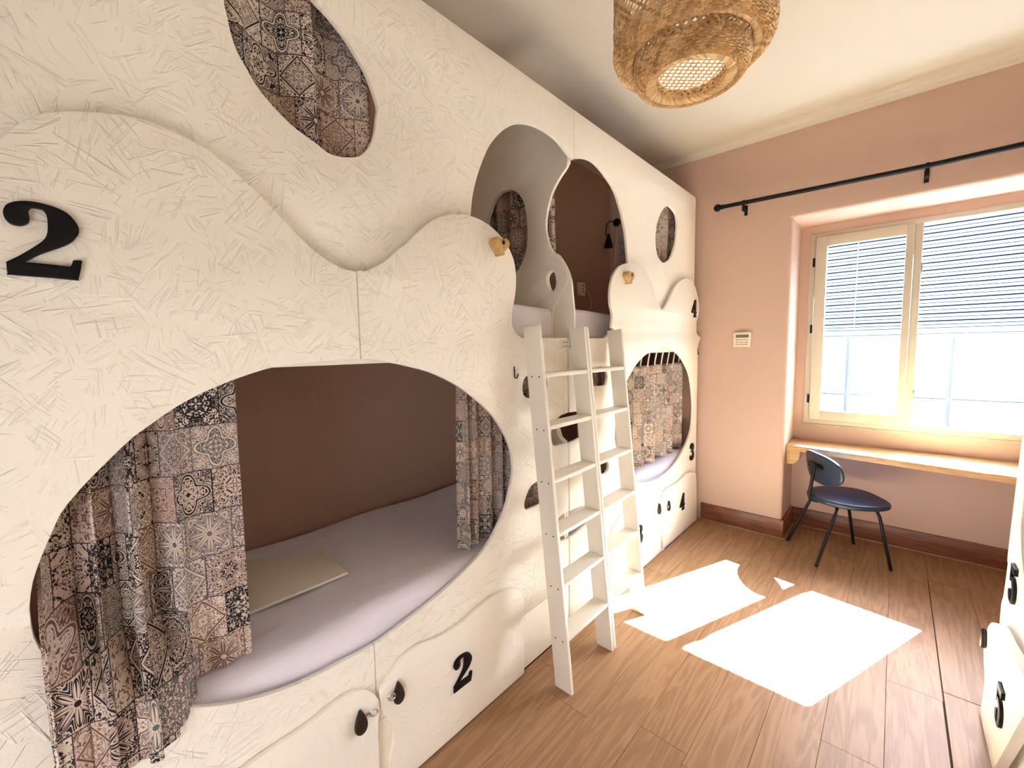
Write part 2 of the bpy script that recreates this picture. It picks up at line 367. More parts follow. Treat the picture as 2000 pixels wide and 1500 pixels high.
# outlines, in metres: (y, z) on the bunk fronts, (x, z) on the partitions
SH = {
    'arch_near': [(1.229, 2.156), (1.24, 2.227), (1.263, 2.303), (1.301, 2.389), (1.35, 2.475), (1.425, 2.557), (1.505, 2.616), (1.566, 2.643), (1.653, 2.665), (1.749, 2.671), (1.835, 2.661), (1.907, 2.636), (1.973, 2.613)],
    'arch_far': [(2.013, 2.622), (2.089, 2.648), (2.18, 2.66), (2.271, 2.644), (2.361, 2.61), (2.437, 2.57), (2.49, 2.512), (2.537, 2.447), (2.587, 2.342), (2.61, 2.234), (2.625, 2.151)],
    'oval_far_upper': [(3.27, 2.664), (3.347, 2.662), (3.42, 2.639), (3.454, 2.591), (3.454, 2.52), (3.43, 2.42), (3.378, 2.332), (3.312, 2.268), (3.206, 2.23), (3.146, 2.237), (3.092, 2.263), (3.055, 2.327), (3.05, 2.403), (3.068, 2.479), (3.111, 2.55), (3.183, 2.621)],
    'oval_near_upper': [(0.377, 2.516), (0.382, 2.481), (0.389, 2.439), (0.4, 2.401), (0.418, 2.371), (0.44, 2.336), (0.469, 2.305), (0.505, 2.277), (0.543, 2.254), (0.595, 2.234), (0.632, 2.217), (0.665, 2.216), (0.699, 2.223), (0.735, 2.237), (0.765, 2.265), (0.787, 2.301), (0.801, 2.342), (0.808, 2.385), (0.814, 2.42), (0.801, 2.464), (0.774, 2.517), (0.74, 2.558), (0.701, 2.597), (0.654, 2.629), (0.615, 2.648), (0.574, 2.676), (0.529, 2.69), (0.485, 2.691), (0.442, 2.67), (0.403, 2.618), (0.383, 2.561)],
    'wave_near': [(-0.031, 2.019), (-0.022, 2.033), (-0.009, 2.053), (0.01, 2.074), (0.034, 2.093), (0.064, 2.108), (0.095, 2.119), (0.127, 2.128), (0.161, 2.135), (0.196, 2.137), (0.233, 2.131), (0.272, 2.122), (0.302, 2.112), (0.323, 2.1), (0.351, 2.085), (0.384, 2.058), (0.421, 2.028), (0.455, 1.995), (0.491, 1.961), (0.526, 1.928), (0.554, 1.905), (0.598, 1.878), (0.646, 1.86), (0.692, 1.856), (0.733, 1.866), (0.792, 1.899), (0.854, 1.953), (0.88, 1.971), (0.934, 2.023), (0.99, 2.071), (1.049, 2.107), (1.11, 2.127), (1.197, 2.138), (1.278, 2.129), (1.351, 2.101), (1.415, 2.055), (1.454, 1.998), (1.467, 1.936), (1.466, 1.88), (1.454, 1.819), (1.439, 1.772), (1.434, 1.717), (1.447, 1.685), (1.475, 1.662), (1.503, 1.648)],
    'oval_near': [(0.694, 1.573), (0.756, 1.566), (0.811, 1.555), (0.878, 1.54), (0.968, 1.515), (1.04, 1.485), (1.118, 1.444), (1.201, 1.388), (1.29, 1.316), (1.353, 1.242), (1.406, 1.153), (1.425, 1.076), (1.423, 1.003), (1.4, 0.936), (1.363, 0.854), (1.274, 0.754), (1.203, 0.705), (1.079, 0.658), (0.937, 0.619), (0.812, 0.595), (0.695, 0.578), (0.572, 0.583), (0.444, 0.592), (0.341, 0.616), (0.25, 0.653), (0.181, 0.693), (0.144, 0.72), (0.075, 0.774), (0.019, 0.837), (-0.024, 0.906), (-0.049, 0.965), (-0.062, 1.017), (-0.064, 1.069), (-0.062, 1.094), (-0.055, 1.134), (-0.042, 1.175), (-0.025, 1.219), (-0.005, 1.266), (0.016, 1.296), (0.038, 1.323), (0.061, 1.348), (0.087, 1.376), (0.119, 1.408), (0.153, 1.434), (0.195, 1.465), (0.248, 1.495), (0.303, 1.519), (0.344, 1.534), (0.382, 1.546), (0.425, 1.557), (0.499, 1.565), (0.582, 1.57)],
    'wave_far': [(2.373, 1.707), (2.348, 1.725), (2.36, 1.791), (2.334, 1.855), (2.327, 1.913), (2.337, 1.972), (2.362, 2.024), (2.413, 2.077), (2.474, 2.111), (2.564, 2.137), (2.599, 2.142), (2.687, 2.144), (2.762, 2.124), (2.846, 2.082), (2.939, 2.024), (2.967, 1.958), (3.036, 1.904), (3.105, 1.869), (3.17, 1.901), (3.242, 1.962), (3.314, 2.032), (3.405, 2.093), (3.496, 2.13), (3.591, 2.15), (3.698, 2.139), (3.773, 2.11), (3.826, 2.065), (3.882, 1.99), (3.9, 1.907), (3.877, 1.848), (3.841, 1.806), (3.84, 1.753), (3.847, 1.708), (3.914, 1.678), (3.954, 1.669)],
    'oval_far': [(3.162, 1.587), (3.005, 1.572), (2.901, 1.555), (2.807, 1.53), (2.723, 1.495), (2.659, 1.458), (2.603, 1.414), (2.532, 1.354), (2.464, 1.243), (2.411, 1.15), (2.392, 1.054), (2.413, 0.934), (2.468, 0.835), (2.562, 0.74), (2.661, 0.677), (2.748, 0.642), (2.865, 0.613), (2.979, 0.594), (3.129, 0.59), (3.288, 0.604), (3.425, 0.641), (3.566, 0.704), (3.696, 0.794), (3.761, 0.87), (3.787, 0.962), (3.79, 1.071), (3.762, 1.196), (3.705, 1.334), (3.616, 1.422), (3.509, 1.494), (3.408, 1.539), (3.287, 1.572)],
    'hole_a': [(1.532, 1.465), (1.506, 1.436), (1.502, 1.401), (1.512, 1.376), (1.538, 1.361), (1.605, 1.352), (1.662, 1.372), (1.697, 1.411), (1.672, 1.449), (1.599, 1.466)],
    'hole_e': [(1.593, 0.931), (1.549, 0.917), (1.515, 0.877), (1.502, 0.845), (1.508, 0.82), (1.531, 0.811), (1.603, 0.81), (1.688, 0.815), (1.723, 0.849), (1.706, 0.897), (1.647, 0.928)],
    'hole_c': [(2.084, 1.47), (2.139, 1.48), (2.244, 1.482), (2.278, 1.464), (2.299, 1.419), (2.278, 1.373), (2.244, 1.366), (2.156, 1.37), (2.083, 1.388), (2.056, 1.431)],
    'hole_d': [(2.151, 0.929), (2.222, 0.92), (2.287, 0.91), (2.315, 0.873), (2.315, 0.838), (2.281, 0.817), (2.234, 0.821), (2.162, 0.838), (2.127, 0.89)],
    'hole_b': [(1.896, 1.247), (1.806, 1.239), (1.746, 1.209), (1.723, 1.159), (1.74, 1.093), (1.804, 1.082), (1.895, 1.08)],
    'hole_b_far': [(1.914, 1.079), (1.981, 1.088), (2.083, 1.104), (2.128, 1.148), (2.083, 1.203), (2.002, 1.237), (1.916, 1.246)],
    'slot_near': [(1.891, 0.696), (1.794, 0.691), (1.73, 0.653), (1.72, 0.6), (1.751, 0.564), (1.802, 0.554), (1.89, 0.537)],
    'slot_far': [(1.92, 0.541), (2.054, 0.557), (2.116, 0.587), (2.127, 0.627), (2.071, 0.672), (2.0, 0.687), (1.922, 0.693)],
    'door2': [(0.697, 0.411), (0.714, 0.431), (0.749, 0.461), (0.801, 0.488), (0.866, 0.488), (0.937, 0.472), (1.012, 0.466), (1.108, 0.474), (1.204, 0.495), (1.308, 0.494), (1.381, 0.478), (1.438, 0.437), (1.467, 0.382), (1.466, 0.328), (1.453, 0.263), (1.458, 0.185), (1.465, 0.096), (1.461, 0.007)],
    'door2_left': [(0.718, 0.104), (0.728, 0.149), (0.742, 0.197), (0.739, 0.242), (0.724, 0.28), (0.711, 0.309), (0.7, 0.347)],
    'door1_top': [(0.285, 0.455), (0.354, 0.46), (0.4, 0.459), (0.45, 0.462), (0.492, 0.468), (0.535, 0.475), (0.581, 0.477), (0.624, 0.462), (0.661, 0.43), (0.685, 0.394), (0.691, 0.365), (0.688, 0.331), (0.682, 0.294), (0.679, 0.238), (0.681, 0.186), (0.68, 0.134)],
    'door4': [(3.101, 0.419), (3.134, 0.456), (3.208, 0.48), (3.378, 0.471), (3.508, 0.484), (3.607, 0.501), (3.718, 0.49), (3.814, 0.461), (3.85, 0.42), (3.876, 0.213), (3.888, 0.008)],
    'door4_left': [(3.149, -0.001), (3.128, 0.181), (3.121, 0.245), (3.139, 0.299), (3.132, 0.361)],
    'door3': [(2.334, 0.419), (2.347, 0.435), (2.414, 0.474), (2.498, 0.482), (2.742, 0.465), (2.919, 0.486), (2.982, 0.484), (3.052, 0.449), (3.092, 0.409), (3.097, 0.253), (3.095, 0.16), (3.1, 0.018)],
    'door3_left': [(2.336, 0.132), (2.339, 0.183), (2.348, 0.245), (2.339, 0.285), (2.328, 0.357)],
    'glyph2': [(-0.038, 1.879), (-0.034, 1.892), (-0.027, 1.899), (-0.018, 1.904), (-0.007, 1.907), (0.004, 1.908), (0.019, 1.907), (0.036, 1.903), (0.049, 1.896), (0.059, 1.883), (0.064, 1.87), (0.064, 1.859), (0.06, 1.85), (0.053, 1.839), (0.042, 1.829), (0.027, 1.819), (0.006, 1.806), (-0.009, 1.794), (-0.017, 1.788), (-0.016, 1.787), (-0.002, 1.787), (0.019, 1.787), (0.042, 1.786), (0.047, 1.788), (0.05, 1.797), (0.052, 1.8), (0.063, 1.801), (0.064, 1.798), (0.06, 1.777), (0.056, 1.761), (0.054, 1.759), (0.017, 1.76), (-0.037, 1.76), (-0.041, 1.762), (-0.041, 1.781), (-0.04, 1.785), (-0.026, 1.796), (-0.007, 1.814), (0.009, 1.831), (0.016, 1.843), (0.019, 1.857), (0.02, 1.876), (0.019, 1.888), (0.015, 1.895), (0.009, 1.896), (0.001, 1.896), (-0.003, 1.892), (-0.005, 1.886), (-0.004, 1.877), (-0.005, 1.869), (-0.008, 1.863), (-0.015, 1.858), (-0.022, 1.857), (-0.03, 1.859), (-0.036, 1.867)],
    'partition_far': [(-1.34, 2.61), (-1.371, 2.577), (-1.42, 2.533), (-1.466, 2.477), (-1.492, 2.422), (-1.507, 2.369), (-1.516, 2.308), (-1.514, 2.262), (-1.502, 2.217), (-1.491, 2.18), (-1.455, 2.135), (-1.427, 2.119), (-1.394, 2.074), (-1.366, 2.026), (-1.345, 1.965), (-1.342, 1.925)],
    'partition_near': [(-1.329, 2.602), (-1.363, 2.569), (-1.411, 2.526), (-1.457, 2.47), (-1.482, 2.415), (-1.497, 2.363), (-1.507, 2.302), (-1.504, 2.257), (-1.492, 2.212), (-1.481, 2.176), (-1.446, 2.13), (-1.421, 2.107), (-1.394, 2.064), (-1.367, 2.01), (-1.36, 1.973), (-1.374, 1.941), (-1.406, 1.894), (-1.439, 1.851), (-1.46, 1.815), (-1.469, 1.743), (-1.47, 1.658)],
    'part_oval': [(-1.986, 2.391), (-1.97, 2.452), (-1.931, 2.518), (-1.88, 2.556), (-1.823, 2.566), (-1.759, 2.553), (-1.703, 2.512), (-1.664, 2.444), (-1.646, 2.352), (-1.643, 2.248), (-1.661, 2.162), (-1.699, 2.098), (-1.737, 2.064), (-1.797, 2.044), (-1.879, 2.086), (-1.945, 2.191), (-1.979, 2.294)],
    'part_hole': [(-1.506, 1.982), (-1.502, 2.013), (-1.483, 2.031), (-1.461, 2.031), (-1.447, 2.017), (-1.437, 1.974), (-1.441, 1.943), (-1.459, 1.919), (-1.473, 1.92), (-1.491, 1.94)],
    'notch': [(-1.368, 1.148), (-1.353, 1.107), (-1.325, 1.087), (-1.291, 1.083)],
    'five_panel': [(2.505, 0.712), (2.381, 0.762), (2.449, 0.579), (2.33, 0.636)],
    'five_door': [(2.303, 0.313), (2.139, 0.417), (2.242, 0.181), (2.086, 0.294)],
    'right_edge': [(2.482, 1.257), (2.507, 1.209), (2.527, 1.095), (2.577, 0.727), (2.563, 0.696), (2.579, 0.58), (2.614, 0.53), (2.612, 0.474), (2.63, 0.408)],
    'door5': [(2.585, -0.005), (2.531, 0.171), (2.582, 0.243), (2.619, 0.315), (2.58, 0.378), (2.528, 0.435), (2.471, 0.473), (2.402, 0.502), (2.331, 0.519), (2.253, 0.527), (2.147, 0.542), (2.045, 0.558), (1.938, 0.571)],
    'door5_near': [(1.9, 0.475), (1.973, 0.38), (2.062, 0.257), (2.221, 0.042)],
    'knob5': [(2.568, 0.354)],
}


# ------------------------------------------------------------------ the setting
H = 3.265; YW = 3.966; YN = 4.376; NX0, NX1, NZ = -0.637, 0.98, 2.573
XL, XR, YB = -2.22, 1.38, -0.95
def struct(o): o['kind'] = 'structure'; return o
fl = box('floor', (XL - 0.1, YB - 0.1, -0.12), (XR + 0.1, YN + 0.1, -0.006), 'floor_gap'); struct(fl)
random.seed(11)
PW = 0.191
for k in range(-7, 8):
    x0 = 0.036 + PW * k
    if x0 > XR: break
    off = {-1: 1.993 - 2.44, 1: 2.645 - 2.44, 0: 1.35 - 2.44}.get(k, -random.random() * 1.22 - 0.3)
    y = off - 1.22 * math.ceil((off - YB) / 1.22)
    while y < YN:
        y0, y1 = max(y, YB), min(y + 1.22, YN)
        if y1 - y0 > 0.03:
            g = 0.0006
            xa, xb, ya, yb = x0 + g, x0 + PW - g, y0 + g, y1 - g
            if k == 0 and y1 < 2.8: xb -= 0.003
            if k == 1 and y0 < 2.7: xa += 0.003; yb -= 0.003
            if min(xb, XR) - xa > 0.02:
                box('plank', (xa, ya, -0.0075), (min(xb, XR), yb, 0.0 if k % 2 else -0.0004), 'oak_laminate', fl, 0.0007, 1)
        y += 1.22
struct(box('ceiling', (XL - 0.1, YB - 0.1, H), (XR + 0.1, YN + 0.1, H + 0.15), 'ceiling_paint'))
plaster('shaded_mauve', (0.40, 0.255, 0.20)); struct(box('wall_left', (XL - 0.12, YB, 0), (XL, YW, H), 'shaded_mauve'))  # mauve wall colour darkened to hold the bunk interior in shade
struct(box('wall_right', (XR, YB, 0), (XR + 0.12, YN, H), 'pink_plaster'))
struct(box('wall_bounce', (0.42, YB, 0), (XR, 0.60, H), 'white_paint'))  # unseen white block added to bounce light onto the near bunk
bm = bmesh.new()
add_box(bm, (XL - 0.12, YB - 0.12, 0), (-0.50, YB, H)); add_box(bm, (0.38, YB - 0.12, 0), (XR + 0.12, YB, H)); add_box(bm, (-0.50, YB - 0.12, 2.06), (0.38, YB, H))
struct(finish('wall_near', bm_mesh(bm), 'white_paint'))
bm = bmesh.new()
add_box(bm, (-1.3, YB - 1.7, -0.1), (1.3, YB - 1.6, H + .1)); add_box(bm, (-1.3, YB - 1.6, -0.1), (-1.2, YB - 0.12, H + .1)); add_box(bm, (1.2, YB - 1.6, -0.1), (1.3, YB - 0.12, H + .1))
add_box(bm, (-1.2, YB - 1.6, 2.6), (1.2, YB - 0.12, 2.7)); add_box(bm, (-1.2, YB - 1.6, -0.1), (1.2, YB - 0.1, -0.006))
struct(finish('wall_sky_block', bm_mesh(bm), 'ceiling_paint'))  # unseen shell added round the doorway to keep sky light out
# window wall: a thick wall with a recess that runs down to the floor
bm = bmesh.new()
def quad(bm, *p): bm.faces.new([bm.verts.new(q) for q in p])
R = 0.022
prof = [(NX0, YN)] + [(NX0 - R + R * math.cos(t), YW + R - R * math.sin(t)) for t in [i * PI / 10 for i in range(6)]] + [(XL - 0.12, YW)]
for i in range(len(prof) - 1):
    (xa, ya), (xb, yb) = prof[i], prof[i + 1]
    quad(bm, (xa, ya, 0), (xa, ya, NZ if i < 6 else H), (xb, yb, NZ if i < 6 else H), (xb, yb, 0))
lint = [(YN, NZ)] + [(YW + R - R * math.sin(t), NZ + R - R * math.cos(t)) for t in [i * PI / 10 for i in range(6)]] + [(YW, H)]
for i in range(len(lint) - 1):
    (ya, za), (yb, zb) = lint[i], lint[i + 1]
    quad(bm, (NX0 - R, ya, za), (NX1 + R, ya, za), (NX1 + R, yb, zb), (NX0 - R, yb, zb))
quad(bm, (NX1, YW, 0), (XR + .12, YW, 0), (XR + .12, YW, H), (NX1, YW, H)); quad(bm, (NX1, YW, 0), (NX1, YN, 0), (NX1, YN, NZ), (NX1, YW, NZ))
WX0, WX1, WZ0, WZ1 = -0.552, 0.730, 0.935, 2.487                    # clear opening for the window
for (xa, za, xb, zb) in ((NX0 - .1, 0, WX0, NZ + .1), (WX1, 0, NX1 + .1, NZ + .1), (WX0, 0, WX1, WZ0), (WX0, WZ1, WX1, NZ + .1)):
    add_box(bm, (xa, YN, za), (xb, YN + 0.20, zb))
add_box(bm, (XL - .12, YN + 0.02, -0.3), (NX0 - .1, YN + .2, H + .3)); add_box(bm, (NX1 + .1, YN + .02, -0.3), (XR + .6, YN + .2, H + .3))
add_box(bm, (NX0 - .1, YN + .02, NZ + .1), (NX1 + .1, YN + .2, H + .3)); add_box(bm, (NX0 - .1, YN + .02, -.3), (NX1 + .1, YN + .2, 0))
struct(finish('wall_far', bm_mesh(bm), 'pink_plaster', None, 40))
# cornice bead along the window wall, and the baseboards
bm = bmesh.new()
cp = [(YW, H - 0.045), (YW - 0.006, H - 0.045), (YW - 0.010, H - 0.035), (YW - 0.022, H - 0.018), (YW - 0.042, H - 0.008), (YW - 0.048, H), (YW, H)]
for i in range(len(cp) - 1):
    quad(bm, (XL, *cp[i]), (XR, *cp[i]), (XR, *cp[i + 1]), (XL, *cp[i + 1]))
struct(finish('trim_1', bm_mesh(bm), 'ceiling_paint', None, 60))
bb = struct(box('baseboard_far', (-1.27, YW - 0.018, 0), (NX0 + 0.018, YW, 0.155), 'baseboard_wood', bev=0.003))
box('return', (NX0, YW - 0.004, 0), (NX0 + 0.018, YN, 0.155), 'baseboard_wood', bb, 0.003)
box('niche_board', (NX0 + 0.018, YN - 0.018, 0), (NX1, YN, 0.155), 'baseboard_wood', bb, 0.003)
tr2 = struct(box('trim_2', (-1.27, YW - 0.030, 0), (NX0 + 0.030, YW - 0.018, 0.012), 'oak_laminate', bev=0.003))
box('bead', (NX0 + 0.018, YW - 0.018, 0), (NX0 + 0.030, YN - 0.018, 0.012), 'oak_laminate', tr2, 0.003)
box('bead', (NX0 + 0.030, YN - 0.030, 0), (NX1, YN - 0.018, 0.012), 'oak_laminate', tr2, 0.003)
# window: fixed frame with mullion, left sash shut with its pane, right sash swung open into the room
wt = thing('window_1', 'cream wooden window with its right sash swung open', None, (0.08, YN, WZ0), kind='structure')
yf0, yf1 = YN - 0.012, YN + 0.055
def frame(name, x0, z0, x1, z1, wl, wr, wb, wtp, ya, yb, mat, parent, bev=0.004):
    bm = bmesh.new()
    add_box(bm, (x0, ya, z0), (x0 + wl, yb, z1), bev); add_box(bm, (x1 - wr, ya, z0), (x1, yb, z1), bev)
    add_box(bm, (x0 + wl - .004, ya + .0005, z0), (x1 - wr + .004, yb - .0005, z0 + wb), bev); add_box(bm, (x0 + wl - .004, ya + .0005, z1 - wtp), (x1 - wr + .004, yb - .0005, z1), bev)
    return finish(name, bm_mesh(bm), mat, parent)
frame('window_frame', -0.570, 0.918, 0.760, 2.502, 0.040, 0.045, 0.045, 0.040, yf0, yf1, 'window_paint', wt)
box('mullion', (0.060, yf0 + 0.002, 0.955), (0.112, yf1, 2.47), 'window_paint', wt, 0.004)
sl = frame('sash', -0.528, 0.955, 0.066, 2.468, 0.077, 0.046, 0.080, 0.078, yf0 - 0.022, yf0 + 0.03, 'window_paint', wt, 0.006)
box('pane', (-0.455, yf0 + 0.004, 1.03), (0.024, yf0 + 0.008, 2.395), 'glass', sl)
so = frame('sash', 0.0, 0.955, 0.615, 2.462, 0.060, 0.060, 0.075, 0.070, -0.026, 0.026, 'window_paint', None, 0.006)
pn = box('pane', (0.055, -0.002, 1.025), (0.56, 0.002, 2.395), 'glass')
MS = Matrix.Translation((0.745, yf0 - 0.03, 0)) @ Matrix.Rotation(-PI * 0.47, 4, 'Z')
for q, p in ((so, wt), (pn, so)):
    q.data.transform(WM[wt.name].inverted() @ MS); q.parent = p; WM[q.name] = WM[wt.name]
for z in (1.13, 1.72, 2.27):
    tube('hinge', [(-0.538, yf0 - 0.012, z - 0.035), (-0.538, yf0 - 0.012, z + 0.035)], 0.008, 'black_metal', wt, 8)
for z in (1.20, 2.14): box('strike_plate', (0.110, yf0 - 0.004, z - 0.04), (0.118, yf0 + 0.02, z + 0.04), 'steel', wt, 0.001)
box('window_sill', (-0.58, YN - 0.010, 0.894), (0.79, YN + 0.05, 0.917), 'stone_sill', wt, 0.003)
box('outer_ledge', (-0.60, yf1, 0.88), (0.80, YN + 0.26, 0.945), 'pale_concrete', wt, 0.004)

# ------------------------------------------------------------------ outside: courtyard wall with a long roller shutter
gd = box('ground', (-14, YN + 0.2, -0.5), (16, 30, -0.3), 'pale_concrete'); struct(gd)
YO = 8.0
cw = thing('courtyard_wall', 'white panel wall across the courtyard outside the window', 'wall', (0, YO, -0.3))
bm = bmesh.new()
add_box(bm, (-9, YO + 0.06, -0.3), (-2.8, YO + 0.3, 3.7)); add_box(bm, (3.9, YO + 0.06, -0.3), (11, YO + 0.3, 3.7)); add_box(bm, (-2.8, YO + 0.06, 3.3), (3.9, YO + 0.3, 3.7))
add_box(bm, (-2.8, YO + 0.06, -0.3), (3.9, YO + 0.3, 1.70)); add_box(bm, (-2.8, YO + 0.25, 1.70), (3.9, YO + 0.3, 3.3))
finish('wall_body', bm_mesh(bm), 'white_render', cw)
xs = [-2.8, -1.60, -0.525, 0.545, 1.62, 2.70, 3.9]; zs = [-0.3, 0.83, 1.69]
for i in range(6):
    for j in range(2):
        box('panel', (xs[i] + 0.018, YO, zs[j] + 0.008), (xs[i + 1] - 0.018, YO + 0.07, zs[j + 1] - 0.008), 'white_render', cw, 0.004, 1)
rs = thing('roller_shutter', 'pale slatted roller shutter half lowered outside the window', 'shutter', (0.5, YO, 1.70))
box('gap_shade_sheet', (-2.7, YO + 0.12, 1.78), (3.8, YO + 0.14, 3.29), 'shutter_gap_shade', rs)  # added dark sheet, painted as the shaded void behind the slats
box('bottom_bar', (-2.7, YO + 0.02, 1.705), (3.8, YO + 0.06, 1.775), 'shutter_bar', rs, 0.006)
z = 1.783; i = 0; proto = None
while z < 3.26:
    hgt = 0.036
    if proto is None:
        bm = bmesh.new(); pr = [(0.0, 0.0), (-0.009, 0.006), (-0.013, 0.018), (-0.009, 0.030), (0.0, 0.036), (0.004, 0.033), (0.004, 0.003)]
        L_ = [bm.verts.new((-2.7, YO + 0.05 + p[0], z + p[1])) for p in pr]; R_ = [bm.verts.new((3.8, YO + 0.05 + p[0], z + p[1])) for p in pr]
        for q in range(len(pr)): bm.faces.new((L_[q], L_[(q + 1) % len(pr)], R_[(q + 1) % len(pr)], R_[q]))
        bm.faces.new(L_); bm.faces.new(R_)
        proto = finish('slat', bm_mesh(bm), 'shutter_paint', rs, 50); z0 = z
    else:
        c = proto.copy(); C.collection.objects.link(c); c.location = (0, 0, z - z0)
    z += hgt + (0.017 if i % 2 else 0.008); i += 1
for x in (-0.47, 1.35):
    tube('lift_tape', [(x, YO + 0.034, 1.78), (x, YO + 0.034, 3.28)], 0.006, 'shutter_paint', rs, 6)

# ------------------------------------------------------------------ bunks
UP, FP, DP = -1.335, -1.30, -1.28           # faces of upper boards, lower front boards, locker doors
TH = 0.018
YM = 1.880
G3 = [(.04,.76),(.06,.88),(.16,.97),(.30,1.0),(.46,.97),(.57,.88),(.59,.76),(.55,.63),(.47,.55),(.56,.48),(.62,.37),(.62,.24),(.56,.10),(.44,.02),(.29,0),(.14,.03),(.04,.12),(.02,.24),(.07,.31),(.15,.32),(.22,.27),(.22,.19),(.20,.13),(.23,.08),(.29,.06),(.37,.10),(.41,.22),(.40,.38),(.33,.48),(.21,.50),(.21,.55),(.32,.58),(.37,.68),(.37,.82),(.33,.92),(.27,.94),(.21,.91),(.20,.86),(.23,.81),(.22,.74),(.16,.69),(.09,.69)]
G4 = [[(.60,1.0),(.60,.34),(.70,.34),(.70,.24),(.60,.24),(.60,.09),(.68,.06),(.68,0),(.30,0),(.30,.06),(.38,.09),(.38,.24),(0,.24),(0,.32),(.46,1.0)], [(.38,.34),(.38,.74),(.11,.34)]]
G5a = [(.12,1.0),(.36,.985),(.60,1.0),(.585,.82),(.36,.80),(.18,.84),(.165,.63)]
G5b = [(.165,.63),(.30,.665),(.46,.62),(.58,.50),(.61,.33),(.57,.15),(.45,.03),(.28,0),(.12,.03),(.02,.13),(.02,.24),(.08,.30),(.16,.30),(.22,.25),(.21,.17),(.19,.12),(.23,.07),(.29,.06),(.36,.12),(.39,.30),(.37,.47),(.30,.56),(.22,.57),(.15,.52),(.08,.53)]
g2 = SH['glyph2']; gy0 = min(p[0] for p in g2); gz0 = min(p[1] for p in g2); gh = max(p[1] for p in g2) - gz0
G2 = [((p[0] - gy0) / gh, (p[1] - gz0) / gh) for p in g2]
G2 = [(a_, b_ ) for a_, b_ in G2]
def glyph(d):
    if d == 2: return [cr(G2, 2, True)]
    if d == 3: return [cr(G3, 3, True)]
    if d == 4: return G4
    return [G5a + cr(G5b, 3)[1:] ]
def number(d, yc, zc, h, face, parent, side=1, th=0.010):
    lp = glyph(d); w_ = max(p[0] for q in lp for p in q)
    loops = [[(yc + side * (p[0] - w_ / 2) * h, zc + (p[1] - 0.5) * h) for p in q] for q in lp]
    lo, hi = (face - 0.0005, face + th) if side > 0 else (face - th, face + 0.0005)
    return board('number', loops, 'x', lo, hi, 'black_gloss', parent, 0.0015)
def heart(yc, zc, h, face, parent):
    pts = []
    for k in range(40):
        t = 2 * PI * k / 40
        pts.append((yc + h * 0.5 * math.sin(t) ** 3 * 1.05, zc + h * 0.5 * (0.8125 * math.cos(t) - 0.3125 * math.cos(2 * t) - 0.125 * math.cos(3 * t) - 0.0625 * math.cos(4 * t))))
    k = board('heart_knob', [pts], 'x', face - 0.0005, face + 0.045, 'heart_wood', parent, 0.008, 'small wooden heart peg')
    bm = bmesh.new(); lathe(bm, [(0.0085, 0), (0.0085, 0.003), (0.006, 0.0035), (0.0015, 0.002)], (face + 0.045, yc, zc + h * 0.1), 12, 'x')
    finish('screw', bm_mesh(bm), 'black_metal', k)
def hook(yc, zc, face, parent):
    pts = [(face + 0.004, yc, zc + 0.032), (face + 0.005, yc, zc)] + arc((face + 0.005, yc + 0.011, zc - 0.012), 0.011, PI, 2 * PI, 8, (0, 1, 0), (0, 0, 1)) + [(face + 0.006, yc + 0.022, zc - 0.004)]
    tube('hook', pts, 0.0028, 'black_metal', parent, 6, 'black J-shaped coat hook')
def pull(yc, zc, h, face, parent, ylock=None, side=1):
    prof = [(0.0, 0.5), (0.10, 0.36), (0.19, 0.16), (0.25, -0.05), (0.26, -0.22), (0.21, -0.38), (0.10, -0.48), (0.0, -0.5), (-0.10, -0.48), (-0.21, -0.38), (-0.26, -0.22), (-0.25, -0.05), (-0.19, 0.16), (-0.10, 0.36)]
    lp = cr([(yc + a_ * h, zc + b_ * h) for a_, b_ in prof], 2, True)
    lo, hi = (face - 0.0005, face + 0.018) if side > 0 else (face - 0.018, face + 0.0005)
    board('pull', [lp], 'x', lo, hi, 'dark_pull', parent, 0.008)
    if ylock is not None:
        bm = bmesh.new()
        add_tube(bm, arc((face + 0.012, ylock, zc + 0.004), 0.012, 0, 2 * PI, 14, (0.3, 0.95, 0), (0, 0, 1)), 0.0028, 6, False)
        add_box(bm, (face - 0.0005, min(ylock, yc) + 0.004, zc), (face + 0.004, max(ylock, yc) - 0.01, zc + 0.010), 0.001, 1)
        finish('hasp', bm_mesh(bm), 'steel', parent, 50)

